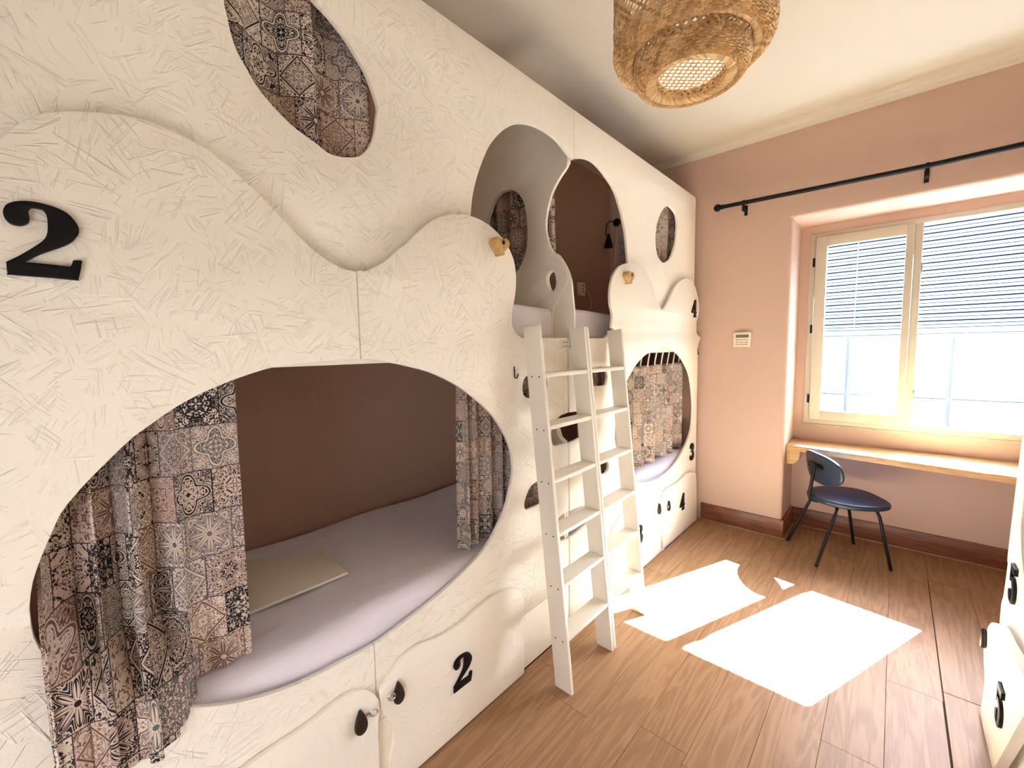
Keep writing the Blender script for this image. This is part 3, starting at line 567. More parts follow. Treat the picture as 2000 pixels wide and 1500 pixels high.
def split_front(name, wave, oval, holes, y0, y1, seam, parent, zb, zflat, face):
    """lower front in two boards that meet at a seam through the middle of the oval"""
    wv = wave; ov = oval
    i, zt = at_y(wv, 0, len(wv) - 1, seam)
    out = []
    # left board
    top = [p for p in wv if p[0] < seam - 0.004]
    # wave is monotone around the seam: keep the points before index i
    left_top = wv[:i + 1] + [(seam - 0.0015, zt)]
    right_top = [(seam + 0.0015, zt)] + wv[i + 1:]
    cross = []
    n = len(ov)
    for k in range(n):
        (a0, b0), (a1, b1) = ov[k], ov[(k + 1) % n]
        if (a0 - seam) * (a1 - seam) < 0 or a0 == seam: cross.append((k, b0 + (b1 - b0) * (seam - a0) / ((a1 - a0) or 1)))
    hi_ = max(cross, key=lambda q: q[1]); lo_ = min(cross, key=lambda q: q[1])
    def walk(k0, k1):
        o = []; k = (k0 + 1) % n
        while True:
            o.append(ov[k])
            if k == k1: break
            k = (k + 1) % n
        return o
    seg = walk(hi_[0], lo_[0])                       # from the top crossing to the bottom crossing in list order
    seg2 = walk(lo_[0], hi_[0])
    right_first = sum(p[0] for p in seg) / len(seg) > seam
    rseg = seg if right_first else seg2[::-1]        # right side, top to bottom
    lseg = seg2[::-1] if right_first else seg        # left side, top to bottom
    L = left_top + [(seam - 0.0015, hi_[1])] + lseg + [(seam - 0.0015, lo_[1]), (seam - 0.0015, zb), (y0, zb)]
    Rr = right_top + [(y1, zb), (seam + 0.0015, zb), (seam + 0.0015, lo_[1])] + rseg[::-1] + [(seam + 0.0015, hi_[1])]
    hl = [h for h in holes if sum(p[0] for p in h) / len(h) < seam]; hr = [h for h in holes if h not in hl]
    a_ = board(name, [L] + hl, 'x', face - TH, face, 'strand_board', parent, 0.003)
    b_ = board(name, [Rr] + hr, 'x', face - TH, face, 'strand_board' if y1 < 2 else 'smooth_board', parent, 0.003)
    return a_, b_

def mirror(pts, c): return [(2 * c - p[0], p[1]) for p in pts][::-1]

# ---- near bunk of the left row (beds with the number 2 on the front)
B1 = thing('bunk_bed', 'cream strand-board bunk nearest the camera, numbered 2, with a wide oval opening', 'bunk bed', (-1.75, 0.88, 0), group='cream cut-out bunk beds')
Y0 = -0.20
wn = [(Y0, 1.60), (Y0, 1.70), (-.195, 1.78), (-.17, 1.84), (-.135, 1.89), (-.098, 1.93), (-.065, 1.978)] + SH['wave_near']
wave1 = cr(wn, 3) + [(1.60, 1.648), (1.8735, 1.650), (1.8735, 1.30)]
hb = [p for p in SH['hole_b']]
# the holes at the middle seam are notches in the edge of the board
edge1 = [(1.8735, 1.30)] + [(1.8735, hb[0][1])] + cr(hb, 3)[1:-1] + [(1.8735, hb[-1][1])]
sn_ = SH['slot_near']
edge1 += [(1.8735, sn_[0][1])] + cr(sn_, 3)[1:-1] + [(1.8735, sn_[-1][1])]
ov1 = cr(SH['oval_near'], 2, True)
f1a, f1b = split_front('front_panel', wave1[:-1] + edge1, ov1, [cr(SH['hole_a'], 3, True), cr(SH['hole_e'], 3, True), ell(-0.078, 1.735, 0.022, 0.026, 24)], Y0, 1.8735, 0.692, B1, 0.289, 1.65, FP)
f1a['label'] = 'wavy lower front board with the big number 2'
number_2 = board('number', [cr(SH['glyph2'], 2, True)], 'x', FP - 0.0005, FP + 0.012, 'black_gloss', f1a, 0.0015)
heart(1.338, 2.040, 0.085, FP, f1b); hook(1.440, 1.485, FP, f1b)
board('base_board', [rect(Y0, 0.004, 1.8735, 0.284)], 'x', FP - TH - 0.002, FP - 0.003, 'smooth_board', B1, 0.002)
up1 = [(Y0, 1.62), (Y0, 2.855), (Y0 + .015, 2.87), (1.9940, 2.87), (1.9940, SH['arch_near'][-1][1])] + cr(SH['arch_near'], 3)[::-1][1:] + [(1.172, 2.06), (1.170, 1.95), (1.172, 1.62)]
board('upper_panel', [up1, cr(SH['oval_near_upper'], 3, True)], 'x', UP - TH, UP, 'strand_board', B1, 0.003)
board('end_panel', [rect(-2.215, 0.0, -1.3185, 2.0), ], 'y', Y0, Y0 + TH, 'smooth_board', B1)
box('mattress_base', (-2.215, Y0 + .02, 0.44), (-1.322, 1.858, 0.50), 'board_edge', B1)
box('mattress_base', (-2.215, Y0 + .02, 1.590), (-1.322, 1.9435, 1.640), 'board_edge', B1)
box('rail', (-1.385, Y0 + .02, 1.556), (-1.325, 1.855, 1.588), 'board_edge', B1, 0.003)
po_ = cr(SH['part_oval'], 2, True); ph_ = cr(SH['part_hole'], 3, True)
pe = cr(SH['partition_near'], 3)
nt_ = [(-1.3185, 1.32)] + [(-1.36, 1.30), (-1.385, 1.24), (-1.383, 1.18)] + SH['notch'][0:3] + [(-1.3185, 1.082)]
low1 = [(-2.215, 0.0), (-2.215, 1.588), (-1.3185, 1.588)] + cr(nt_, 2) + [(-1.3185, 0.0)]
part1 = [(-2.215, 1.642), (-2.215, 3.23), (-1.37, 2.865), (-1.355, 2.84), (-1.355, 2.60)] + [p for p in pe if p[1] < 2.57]
part1 += [(part1[-1][0], 1.642)]
board('partition', [low1], 'y', 1.8625, 1.8775, 'board_edge', B1, 0.002)
board('partition', [part1, po_, ph_], 'y', 1.9600, 1.9755, 'board_edge', B1, 0.002)
# locker doors
bnd = [(1.460, 0.006), (0.712, 0.006)]
d2 = cr(bnd[1:] + SH['door2_left'] + SH['door2'], 3) + [bnd[0]]
D2 = board('locker_door', [d2], 'x', DP - TH, DP, 'smooth_board', B1, 0.004)
number(2, 1.066, 0.268, 0.140, DP, D2); pull(0.762, 0.371, 0.085, DP, D2, 0.732)
d1 = [(-0.06, 0.006), (-0.065, 0.30), (-0.03, 0.38), (0.05, 0.405), (0.14, 0.425), (0.215, 0.445)] + SH['door1_top'] + [(0.680, 0.006)]
d1 = [d1[0]] + cr(d1[1:-1], 3) + [d1[-1]]
D1 = board('locker_door', [d1], 'x', DP - TH, DP, 'smooth_board', B1, 0.004)
pull(0.616, 0.360, 0.088, DP, D1, 0.662)

# ---- far bunk of the left row
B2 = thing('bunk_bed', 'cream cut-out bunk beside the window wall, numbered 3 and 4', 'bunk bed', (-1.75, 2.88, 0), group='cream cut-out bunk beds')
hbf = SH['hole_b_far']; sf = SH['slot_far']
edge2 = [(1.8895, sf[0][1])] + cr(sf, 3)[1:-1] + [(1.8895, sf[-1][1])] + [(1.8895, hbf[0][1])] + cr(hbf, 3)[1:-1] + [(1.8895, hbf[-1][1])]
wave2 = [(1.8895, 1.650), (2.20, 1.650), (2.27, 1.652)] + cr(SH['wave_far'], 3) + [(3.888, 1.60)]
ov2 = cr(SH['oval_far'], 2, True)
def slit_front(wave, ov, y0, y1, seam, zb, holes, parent):
    n = len(ov); k0 = min((k for k in range(n) if (ov[k][0] - seam) * (ov[(k + 1) % n][0] - seam) <= 0), key=lambda k: ov[k][1])
    ring = ov[k0 + 1:] + ov[:k0 + 1]
    if ring[0][0] < seam: ring = ring[::-1]
    return board('front_panel', [wave + [(y1, zb), (seam + .0015, zb), (seam + .0015, ring[0][1])] + ring + [(seam - .0015, ring[-1][1]), (seam - .0015, zb), (y0, zb)]] + holes, 'x', FP - TH, FP, 'smooth_board', parent, 0.003)
f2b = f2a = slit_front(edge2 + wave2, ov2, 1.8895, 3.888, 3.093, 0.289, [cr(SH['hole_c'], 3, True), cr(SH['hole_d'], 3, True)], B2)
number(4, 3.756, 1.914, 0.150, FP, f2b); number(3, 3.768, 0.662, 0.155, FP, f2b)
heart(2.520, 2.040, 0.085, FP, f2a); hook(3.866, 1.540, FP, f2b); hook(2.06, 1.49, FP, f2a)
board('base_board', [rect(1.8895, 0.004, 3.888, 0.284)], 'x', FP - TH - 0.002, FP - 0.003, 'smooth_board', B2, 0.002)
af = cr(SH['arch_far'], 3)
up2 = [(1.9970, 2.87), (1.9970, af[0][1])] + af[1:] + [(2.548, 2.02), (2.552, 1.90), (2.552, 1.62), (3.862, 1.62), (3.862, 2.845), (3.855, 2.863), (3.835, 2.87)]
board('upper_panel', [up2, cr(SH['oval_far_upper'], 3, True)], 'x', UP - TH, UP, 'smooth_board', B2, 0.003)
pf = cr(SH['partition_far'], 3)
nt2 = [(-1.3185, 1.32), (-1.35, 1.30), (-1.375, 1.24), (-1.373, 1.18)] + SH['notch'][0:3] + [(-1.3185, 1.082)]
low2 = [(-2.215, 0.0), (-2.215, 1.588), (-1.3185, 1.588)] + cr(nt2, 2) + [(-1.3185, 0.0)]
part2 = [(-2.215, 1.654), (-2.215, 3.23), (-1.37, 2.865), (-1.355, 2.84), (-1.355, 2.60)] + [p for p in pf if p[1] < 2.58] + [(-1.328, 1.80), (-1.326, 1.654)]
board('partition', [low2], 'y', 1.8825, 1.8975, 'board_edge', B2, 0.002)
board('partition', [part2, po_, ph_], 'y', 1.9775, 1.9925, 'board_edge', B2, 0.002)
board('end_panel', [rect(-2.215, 0.0, -1.3185, 1.60)], 'y', 3.868, 3.886, 'shaded_mauve', B2)  # board coloured dark so the gap beside the curtain looks shaded
box('mattress_base', (-2.215, 1.902, 0.44), (-1.322, 3.864, 0.50), 'board_edge', B2)
box('mattress_base', (-2.215, 1.9455, 1.590), (-1.322, 3.864, 1.640), 'board_edge', B2)
box('rail', (-1.385, 1.902, 1.556), (-1.325, 3.864, 1.588), 'board_edge', B2, 0.003)
d4 = cr([(3.112, 0.006)] + SH['door4_left'] + SH['door4'], 3) + [(3.884, 0.006)]
D4 = board('locker_door', [d4], 'x', DP - TH, DP, 'smooth_board', B2, 0.004)
number(4, 3.508, 0.285, 0.140, DP, D4); pull(3.212, 0.340, 0.085, DP, D4, 3.170)
d3 = cr(SH['door3_left'] + SH['door3'], 3)
d3 = [(d3[0][0], 0.006)] + d3 + [(3.097, 0.006)]
D3 = board('locker_door', [d3], 'x', DP - TH, DP, 'smooth_board', B2, 0.004)
number(3, 2.708, 0.278, 0.140, DP, D3); pull(3.030, 0.370, 0.085, DP, D3)
bm = bmesh.new(); add_box(bm, (FP - 0.001, 1.815, 1.592), (FP + 0.003, 1.8785, 1.640), 0.001, 1)
jp = finish('joining_plate', bm_mesh(bm), 'ladder_paint', B1)
bm = bmesh.new()
for yy in (1.83, 1.85, 1.868):
    for zz in (1.606, 1.627): lathe(bm, [(0.0035, 0), (0.0035, 0.0006)], (FP + 0.003, yy, zz), 8, 'x')
finish('screw_holes', bm_mesh(bm), 'hole_dark', jp, kind='stuff')
jp = box('joining_plate', (FP - 0.001, 1.8815, 1.592), (FP + 0.003, 1.945, 1.640), 'ladder_paint', B2, 0.001, 1)
bm = bmesh.new()
for yy in (1.895, 1.912, 1.930):
    for zz in (1.606, 1.627): lathe(bm, [(0.0035, 0), (0.0035, 0.0006)], (FP + 0.003, yy, zz), 8, 'x')
finish('screw_holes', bm_mesh(bm), 'hole_dark', jp, kind='stuff')

# ---- bunk on the right-hand side, only its far edge in the picture
XP, XD = 0.375, 0.335
B3 = thing('bunk_bed', 'cream bunk at the right edge of the room, numbered 5', 'bunk bed', (0.85, 1.62, 0), group='cream cut-out bunk beds')
re_ = [p for p in SH['right_edge'] if p[1] > 0.5]
redge = cr([(2.47, 1.60), (2.472, 1.45)] + re_[:5] + [(2.590, 0.55), (2.615, 0.51), (2.620, 0.45), (2.61, 0.29)], 3)
fr3 = [(0.62, 0.289), (0.62, 1.9), (0.72, 2.0), (0.85, 2.06), (1.0, 2.03), (1.2, 1.90), (1.4, 1.83), (1.6, 1.88), (1.8, 2.02), (2.0, 2.12), (2.2, 2.12), (2.36, 2.02), (2.44, 1.85)]
FR3 = [fr3[0]] + cr(fr3[1:], 3) + redge
ov3 = cr([(2.40, 0.96), (2.405, 0.90), (2.36, 0.82), (2.27, 0.74), (2.10, 0.66), (1.9, 0.61), (1.65, 0.59), (1.4, 0.62), (1.2, 0.69), (1.04, 0.80), (0.96, 0.93), (0.93, 1.06), (0.96, 1.2), (1.04, 1.34), (1.2, 1.46), (1.4, 1.54), (1.65, 1.57), (1.9, 1.54), (2.1, 1.46), (2.26, 1.34), (2.36, 1.2), (2.40, 1.07)], 2, True)
p3 = board('front_panel', [FR3, ov3], 'x', XP, XP + TH, 'smooth_board', B3, 0.003)
board('upper_panel', [[(0.62, 1.62), (0.62, 2.87), (2.44, 2.87), (2.46, 2.84), (2.46, 1.62), (2.30, 1.62), (2.30, 2.2)] + [(2.0 + .3 * math.cos(t), 2.2 + .4 * math.sin(t)) for t in [i * PI / 12 for i in range(13)]] + [(1.70, 1.62)]], 'x', XP + 0.035, XP + 0.035 + TH, 'smooth_board', B3, 0.003)
board('base_board', [rect(0.62, 0.004, 2.61, 0.284)], 'x', XP + 0.003, XP + TH + 0.004, 'smooth_board', B3)
board('end_panel', [rect(XP + 0.056, 0.0, 1.37, 1.6)], 'y', 2.42, 2.438, 'smooth_board', B3)
board('end_panel', [rect(XP + 0.056, 0.0, 1.37, 2.87)], 'y', 0.62, 0.638, 'smooth_board', B3)
box('mattress_base', (XP + 0.056, 0.64, 0.44), (1.37, 2.418, 0.50), 'board_edge', B3)
box('mattress_base', (XP + 0.056, 0.64, 1.59), (1.37, 2.418, 1.64), 'board_edge', B3)
d5 = cr(SH['door5'] + [(1.86, 0.573)], 3)
d5 = [(2.585, 0.006)] + [p for p in d5 if p[1] > 0.006] + cr([(1.84, 0.56), (1.86, 0.52)] + SH['door5_near'], 3) + [(2.25, 0.006)]
D5 = board('locker_door', [d5], 'x', XD, XD + 0.030, 'smooth_board', B3, 0.004)
number(5, 2.193, 0.300, 0.150, XD, D5, -1); pull(2.560, 0.352, 0.085, XD, D5, None, -1)
number(5, 2.412, 0.671, 0.150, XP, p3, -1)

# ------------------------------------------------------------------ bedding
def mattress(label, lo, hi, r, group, sag=0.006):
    bm = bmesh.new(); add_box(bm, lo, hi, r, 5)
    bmesh.ops.subdivide_edges(bm, edges=[e for e in bm.edges if e.calc_length() > 0.3], cuts=14, use_grid_fill=True)
    for v in bm.verts:
        v.co.z += sag * math.sin(v.co.y * 9 + v.co.x * 4) * (1 if v.co.z > (lo[2] + hi[2]) / 2 else 0.3); v.co.x += 0.5 * sag * math.sin(v.co.y * 14 + v.co.z * 20) * (1 if v.co.x > -1.6 else 0)
    o = finish('mattress', bm_mesh(bm), 'sheet', None, 60); return tag(o, label, 'mattress', group)
mattress('lavender-white sheeted mattress in the lower berth behind the wide oval opening, cloth on it', (-2.205, -0.085, 0.502), (-1.330, 1.855, 0.690), 0.055, 'sheeted bunk mattresses')
mattress('white sheeted mattress end in the upper berth left of the partition, above the left ladder', (-2.205, -0.085, 1.642), (-1.445, 1.952, 1.828), 0.040, 'sheeted bunk mattresses')
mattress('pale sheeted mattress under the patterned curtain in the far lower berth numbered 3', (-2.205, 1.91, 0.502), (-1.330, 3.86, 0.690), 0.055, 'sheeted bunk mattresses')
mattress('white sheeted mattress right of the partition, above the right ladder', (-2.205, 2.000, 1.642), (-1.420, 3.86, 1.824), 0.040, 'sheeted bunk mattresses')
fc = [(-1.598, 0.752), (-1.855, 0.762), (-2.02, 0.52), (-2.03, 0.36), (-1.606, 0.375)]
fc = board('folded_pillowcase', [[(p[0], p[1]) for p in fc]], 'z', 0.6975, 0.7115, 'folded_cloth', None, 0.0065)
tag(fc, 'beige folded pillowcase lying flat on the lower mattress near the curtain', 'pillowcase')

# ------------------------------------------------------------------ curtains
def curtain(label, path, zt, zb, rows=36, mat='patchwork_cloth', uoff=0.0, voff=0.0, shift=None, top=None, group='patchwork bunk curtains', hem=None):
    """path: list of (x, y) at the top, path2 at the foot; the cloth hangs between them"""
    p0, p1 = path
    n = len(p0); bm = bmesh.new(); uvl = bm.loops.layers.uv.new('UVMap')
    s_ = [0.0]
    for i in range(1, n): s_.append(s_[-1] + math.hypot(p1[i][0] - p1[i - 1][0], p1[i][1] - p1[i - 1][1]))
    grid = []
    for j in range(rows + 1):
        t = j / rows; row = []
        for i in range(n):
            zb_ = hem(i / (n - 1)) if hem else zb
            z = zt + (zb_ - zt) * t
            e = t ** 0.7
            x = p0[i][0] + (p1[i][0] - p0[i][0]) * e; y = p0[i][1] + (p1[i][1] - p0[i][1]) * e
            if shift: x, y, z = shift(x, y, z, i / (n - 1), t)
            row.append((bm.verts.new((x, y, z)), (s_[i] + uoff, (zt - zt * 0) - (zt + (zb_ - zt) * t) * 1.0 + voff)))
        grid.append(row)
    for j in range(rows):
        for i in range(n - 1):
            q = (grid[j][i], grid[j][i + 1], grid[j + 1][i + 1], grid[j + 1][i])
            fc_ = bm.faces.new([v[0] for v in q])
            for lp, v in zip(fc_.loops, q): lp[uvl].uv = (v[1][0], -v[1][1])
    me = bpy.data.meshes.new('m'); bm.to_mesh(me); bm.free()
    o = finish('curtain', me, mat, None, 80)
    md = o.modifiers.new('cloth_thickness', 'SOLIDIFY'); md.thickness = 0.0016; md.offset = 0
    return tag(o, label, 'curtain', group)
def folds(xc, y0, y1, nf, amp, n=120, ph=0.0, jit=0.25, seed=1, flat=None):
    rg = random.Random(seed); ks = [rg.uniform(1 - jit, 1 + jit) for _ in range(nf + 3)]; am = [rg.uniform(0.55, 1.15) for _ in range(nf + 3)]
    out = []
    for i in range(n + 1):
        t = i / n; q = t * nf; k = int(q); fz = q - k
        ph_ = q + 0.12 * math.sin(2.1 * q + seed)
        a_ = am[k] * (1 - fz) + am[k + 1] * fz
        if flat: a_ *= flat(t)
        sN = math.sin(2 * PI * ph_ + ph); cN = math.sin(4 * PI * ph_ + ph)
        out.append((xc + amp * a_ * (sN + 0.18 * cN), y0 + (y1 - y0) * t + 0.35 * amp * a_ * math.sin(4 * PI * ph_ + 1.0)))
    return out
# big curtain at the left of the wide oval: its outer half has been pulled out over the lip of the opening
def lip(y): return 0.735 + max(0.0, 0.10 - y) ** 1.6 * 4.6
def drape(x, y, z, u, t):
    k = max(0.0, min(1.0, (0.215 - y) / 0.05))
    zl = lip(y)
    g = max(0.0, min(1.0, (zl + 0.17 - z) / 0.15)); g = g * g * (3 - 2 * g)
    xin = min(x, -1.330); xout = max(-1.262 + (x + 1.385) * 0.45, -1.290)
    return (xin * (1 - g * k) + xout * g * k, y, z)
fl_ = lambda t: 1.0 if t < 0.6 else max(0.16, 1.0 - (t - 0.6) / 0.12)
top = folds(-1.395, -0.058, 0.352, 5, 0.026, 150, 0.4, 0.3, 3, fl_)
foot = folds(-1.395, -0.066, 0.345, 5, 0.052, 150, 0.4, 0.3, 3, fl_)
curtain('large grey patchwork curtain hanging out over the left lip of the wide oval opening', (top, foot), 1.525, 0.70, 60, shift=drape, hem=lambda u: 0.665 - 0.02 * math.sin(u * 5) if u < 0.55 else 0.665 + 0.037 * min(1, (u - 0.55) / 0.06))
curtain('dark patchwork curtain bunched inside the right end of the wide oval opening', (folds(-1.385, 1.185, 1.70, 7, 0.022, 160, 0.2, 0.3, 5), folds(-1.385, 1.172, 1.69, 7, 0.036, 160, 0.2, 0.3, 5)), 1.535, 0.715, 24, 'small_patchwork_cloth', uoff=1.3, voff=0.03)
curtain('patchwork curtain behind the tilted oval hole high on the near bunk', (folds(-1.405, 0.16, 0.80, 3, 0.028, 90, 1.2, 0.3, 8), folds(-1.405, 0.17, 0.80, 3, 0.034, 90, 1.2, 0.3, 8)), 2.80, 1.90, 24, uoff=2.9, voff=0.31)
curtain('patchwork curtain behind the small oval hole in the upper partition', ([(x_, y_) for y_, x_ in folds(2.022, -2.04, -1.50, 4, 0.018, 80, 0, 0.3, 4)], [(x_, y_) for y_, x_ in folds(2.022, -2.04, -1.48, 4, 0.022, 80, 0, 0.3, 4)]), 2.70, 2.035, 20, uoff=4.7, voff=0.13)
curtain('patchwork curtain behind the narrow upright oval hole at the window end, upper berth', (folds(-1.395, 3.18, 3.66, 3, 0.015, 70, 0, 0.3, 6), folds(-1.395, 3.18, 3.66, 3, 0.018, 70, 0, 0.3, 6)), 2.75, 1.90, 20, uoff=6.1, voff=0.2)
curtain('narrow strip of patchwork curtain at the right inner edge of the far upper arch', (folds(-1.40, 2.625, 2.80, 3, 0.014, 60, 1.0, 0.3, 7), folds(-1.40, 2.605, 2.80, 3, 0.016, 60, 1.0, 0.3, 7)), 2.33, 1.90, 20, uoff=7.7, voff=0.45)
kc = curtain('beige patchwork curtain on white hooks filling the far oval opening numbered 3', (folds(-1.375, 2.50, 3.80, 7, 0.034, 200, 0.5, 0.35, 9), folds(-1.400, 2.48, 3.850, 7, 0.060, 200, 0.5, 0.3, 9)), 1.455, 0.712, 28, 'small_patchwork_cloth', uoff=9.3, voff=0.02)
for i in range(11):
    y = 2.53 + i * 0.122
    tube('hook', [(-1.375, y, 1.445), (-1.368, y + 0.004, 1.50), (-1.362, y + 0.012, 1.548), (-1.372, y + 0.014, 1.560)], 0.0055, 'white_plastic', kc, 6)
tube('curtain_rail', [(-1.372, 2.0, 1.5535), (-1.372, 3.86, 1.5535)], 0.006, 'white_plastic', kc, 8)
curtain('patchwork curtain seen through two small holes between the ladders and the far oval', (folds(-1.385, 2.09, 2.46, 4, 0.018, 90, 0.5, 0.3, 12), folds(-1.385, 2.09, 2.45, 4, 0.022, 90, 0.5, 0.3, 12)), 1.535, 0.715, 20, 'small_patchwork_cloth', uoff=11.1, voff=0.27)

# ------------------------------------------------------------------ ladders
def ladder(y0, y1, label, xshift=0.0):
    t = thing('ladder', label, 'ladder', (-1.085 + xshift, (y0 + y1) / 2, 0), group='white bunk ladders')
    T = 0.020; top = 1.705
    xf = lambda z: -1.034 - 0.1000 * z + xshift                     # front edge of the leaning stringers
    D = 0.092
    for k, (ya, yb) in enumerate(((y0, y0 + T), (y1 - T, y1))):
        pr = [(xf(0), 0.0), (xf(top), top), (xf(top) - D, top - 0.010), (xf(0) - D, 0.0)]
        st = board('stringer', [pr], 'y', ya, yb, 'ladder_paint', t, 0.002)
        if k == 0:
            bm = bmesh.new()
            for zt in (0.25, 0.495, 0.74, 0.985, 1.23, 1.475):
                for q in (0.022, 0.064): lathe(bm, [(0.004, -0.0004), (0.004, 0.001)], (xf(zt) - q, ya, zt - 0.008), 8, 'y')
            finish('screw_heads', bm_mesh(bm), 'hole_dark', st, kind='stuff')
    for zt in (0.258, 0.507, 0.747, 0.995, 1.242, 1.483):
        box('tread', (xf(zt) - D + 0.004, y0 + T + 0.0003, zt - 0.020), (xf(zt) - 0.001, y1 - T - 0.0003, zt), 'ladder_paint', t, 0.002)
    return t
ladder(1.506, 1.903, 'white wooden ladder leaning on the bunks, the left and nearer of the pair')
ladder(1.908, 2.302, 'white wooden ladder leaning on the bunks, the right one, nearer the window')

# ------------------------------------------------------------------ desk shelf and chair
sh = thing('desk_shelf', 'long pale wood wall shelf used as a desk under the window', 'shelf', (0.15, 4.17, 0.74))
board('shelf_top', [[(-0.634, 4.045), (0.97, 3.830), (0.97, 4.374), (-0.634, 4.374)]], 'z', 0.727, 0.772, 'pine_shelf', sh, 0.003)
bk = [(0.0, 0.0), (0.0, -0.115), (0.045, -0.115), (0.075, -0.095), (0.092, -0.06), (0.095, 0.0)]
board('bracket', [[(-0.634 + a_, 0.7265 + b_) for a_, b_ in bk]], 'y', 4.055, 4.16, 'pine_shelf', sh, 0.003)

ch = thing('chair', 'dark blue padded chair with black tube legs under the window desk', 'chair', (-0.270, 3.908, 0), math.atan2(0.55, 0.83))
W = WM[ch.name]
def loc(u, v, z): return W @ Vector((u, v, z))
seat = []
for k in range(56):
    t = 2 * PI * k / 56; c_, s_ = math.cos(t), math.sin(t); p = 2.9 if c_ > 0 else 2.2
    seat.append((0.045 + 0.235 * math.copysign(abs(c_) ** (2 / p), c_), (0.232 if c_ > 0 else 0.232 - 0.03 * abs(c_)) * math.copysign(abs(s_) ** (2 / p), s_)))
me = board_mesh([seat], 'z', 0.425, 0.463, 0.015, 3); me.transform(W); finish('seat', me, 'leatherette', ch, 60)
me = board_mesh([ell(0.0, 0.0, 0.228, 0.118, 48, 2.5)], 'x', -0.012, 0.012, 0.009, 3)
bm = bmesh.new(); bm.from_mesh(me)
bmesh.ops.subdivide_edges(bm, edges=[e for e in bm.edges if e.calc_length() > 0.08], cuts=3)
for v in bm.verts: v.co.x += 0.9 * v.co.y ** 2
bm.to_mesh(me); bm.free()
me.transform(W @ Matrix.Translation((-0.150, 0, 0.668)) @ Matrix.Rotation(-0.14, 4, 'Y')); finish('backrest', me, 'leatherette', ch, 60)
for (fu, fv, tu, tv) in ((-0.242, 0.208, -0.09, 0.155), (-0.242, -0.208, -0.09, -0.155), (0.240, 0.200, 0.160, 0.175), (0.240, -0.205, 0.160, -0.175)):
    a0, b0 = Vector((fu, fv, 0.0)), Vector((tu, tv, 0.412))
    inn = Vector((tu * 0.75, tv * 0.55, 0.416))
    pts = [a0, a0.lerp(b0, 0.5), a0.lerp(b0, 0.90), b0.lerp(inn, 0.12), b0.lerp(inn, 0.4), inn]
    tube('leg', [W @ p for p in pts], 0.0105, 'black_metal', ch, 10)
tube('seat_frame', [loc(0.10, -0.10, 0.417), loc(0.10, 0.10, 0.417), loc(-0.10, 0.09, 0.417), loc(-0.10, -0.09, 0.417), loc(0.10, -0.10, 0.417)], 0.009, 'black_metal', ch, 8)
bm = bmesh.new()
add_tube(bm, [loc(0.0, 0, 0.416), loc(-0.15, 0, 0.412), loc(-0.192, 0, 0.425), loc(-0.200, 0, 0.46), loc(-0.182, 0, 0.60), loc(-0.172, 0, 0.68)], 0.012, 10)
add_tube(bm, [loc(-0.166, -0.075, 0.672), loc(-0.172, -0.07, 0.69), loc(-0.174, 0.0, 0.69), loc(-0.172, 0.07, 0.69), loc(-0.166, 0.075, 0.672)], 0.012, 8)
finish('back_support', bm_mesh(bm), 'black_metal', ch, 50)

# ------------------------------------------------------------------ curtain rod, wall controller, reading lamp, socket
rd = thing('curtain_rod', 'thin black curtain rod with a ball end above the window', 'curtain rod', (0.1, 3.886, 2.74))
tube('rod', [(-1.145, 3.886, 2.748), (0.1, 3.886, 2.722), (1.30, 3.886, 2.735)], 0.0165, 'black_metal', rd, 12)
bm = bmesh.new(); bmesh.ops.create_uvsphere(bm, u_segments=16, v_segments=10, radius=0.030, matrix=Matrix.Translation((-1.165, 3.886, 2.7485))); finish('finial', bm_mesh(bm), 'black_metal', rd, 60)
tube('collar', [(-1.137, 3.886, 2.748), (-1.115, 3.886, 2.7475)], 0.0195, 'black_metal', rd, 12)
for x, z in ((-0.966, 2.7445), (0.098, 2.722), (1.2, 2.734)):
    bm = bmesh.new(); add_tube(bm, [(x - .008, 3.886, z), (x + .008, 3.886, z)], 0.0215, 12)
    add_box(bm, (x - 0.011, 3.878, z - 0.065), (x + 0.011, 3.890, z), 0.002, 1); add_box(bm, (x - 0.008, 3.880, z - 0.065), (x + 0.008, 3.9655, z - 0.050), 0.002, 1)
    add_box(bm, (x - 0.012, 3.958, z - 0.085), (x + 0.012, 3.9655, z - 0.005), 0.002, 1)
    finish('bracket', bm_mesh(bm), 'black_metal', rd)
th_ = thing('wall_controller', 'small cream air conditioning controller with a grey display on the pink wall', 'controller', (-0.963, YW, 1.64))
box('case', (-1.030, 3.942, 1.580), (-0.896, 3.9655, 1.702), 'cream_plastic', th_, 0.004)
box('display', (-1.012, 3.9405, 1.657), (-0.914, 3.943, 1.682), 'lcd', th_, 0.001, 1)
bm = bmesh.new()
for z in (1.640, 1.618, 1.600):
    for k in range(5): add_box(bm, (-1.010 + 0.019 * k, 3.9408, z - 0.004), (-0.997 + 0.019 * k, 3.943, z + 0.005 - 0.002 * (k % 2)))
finish('buttons', bm_mesh(bm), 'grey_print', th_, kind='stuff')
rl = thing('reading_lamp', 'small black cone reading lamp inside the far upper berth', 'lamp', (-2.14, YW, 2.845))
bm = bmesh.new(); lathe(bm, [(0.038, 0.0), (0.038, -0.016), (0.030, -0.022), (0.006, -0.024)], (-2.14, 3.965, 2.845), 20, 'y'); finish('wall_mount', bm_mesh(bm), 'black_metal', rl, 40)
tube('arm', [(-2.14, 3.945, 2.845), (-2.15, 3.91, 2.848), (-2.175, 3.87, 2.845), (-2.192, 3.85, 2.82), (-2.195, 3.84, 2.76), (-2.195, 3.84, 2.70)], 0.006, 'black_metal', rl, 8)
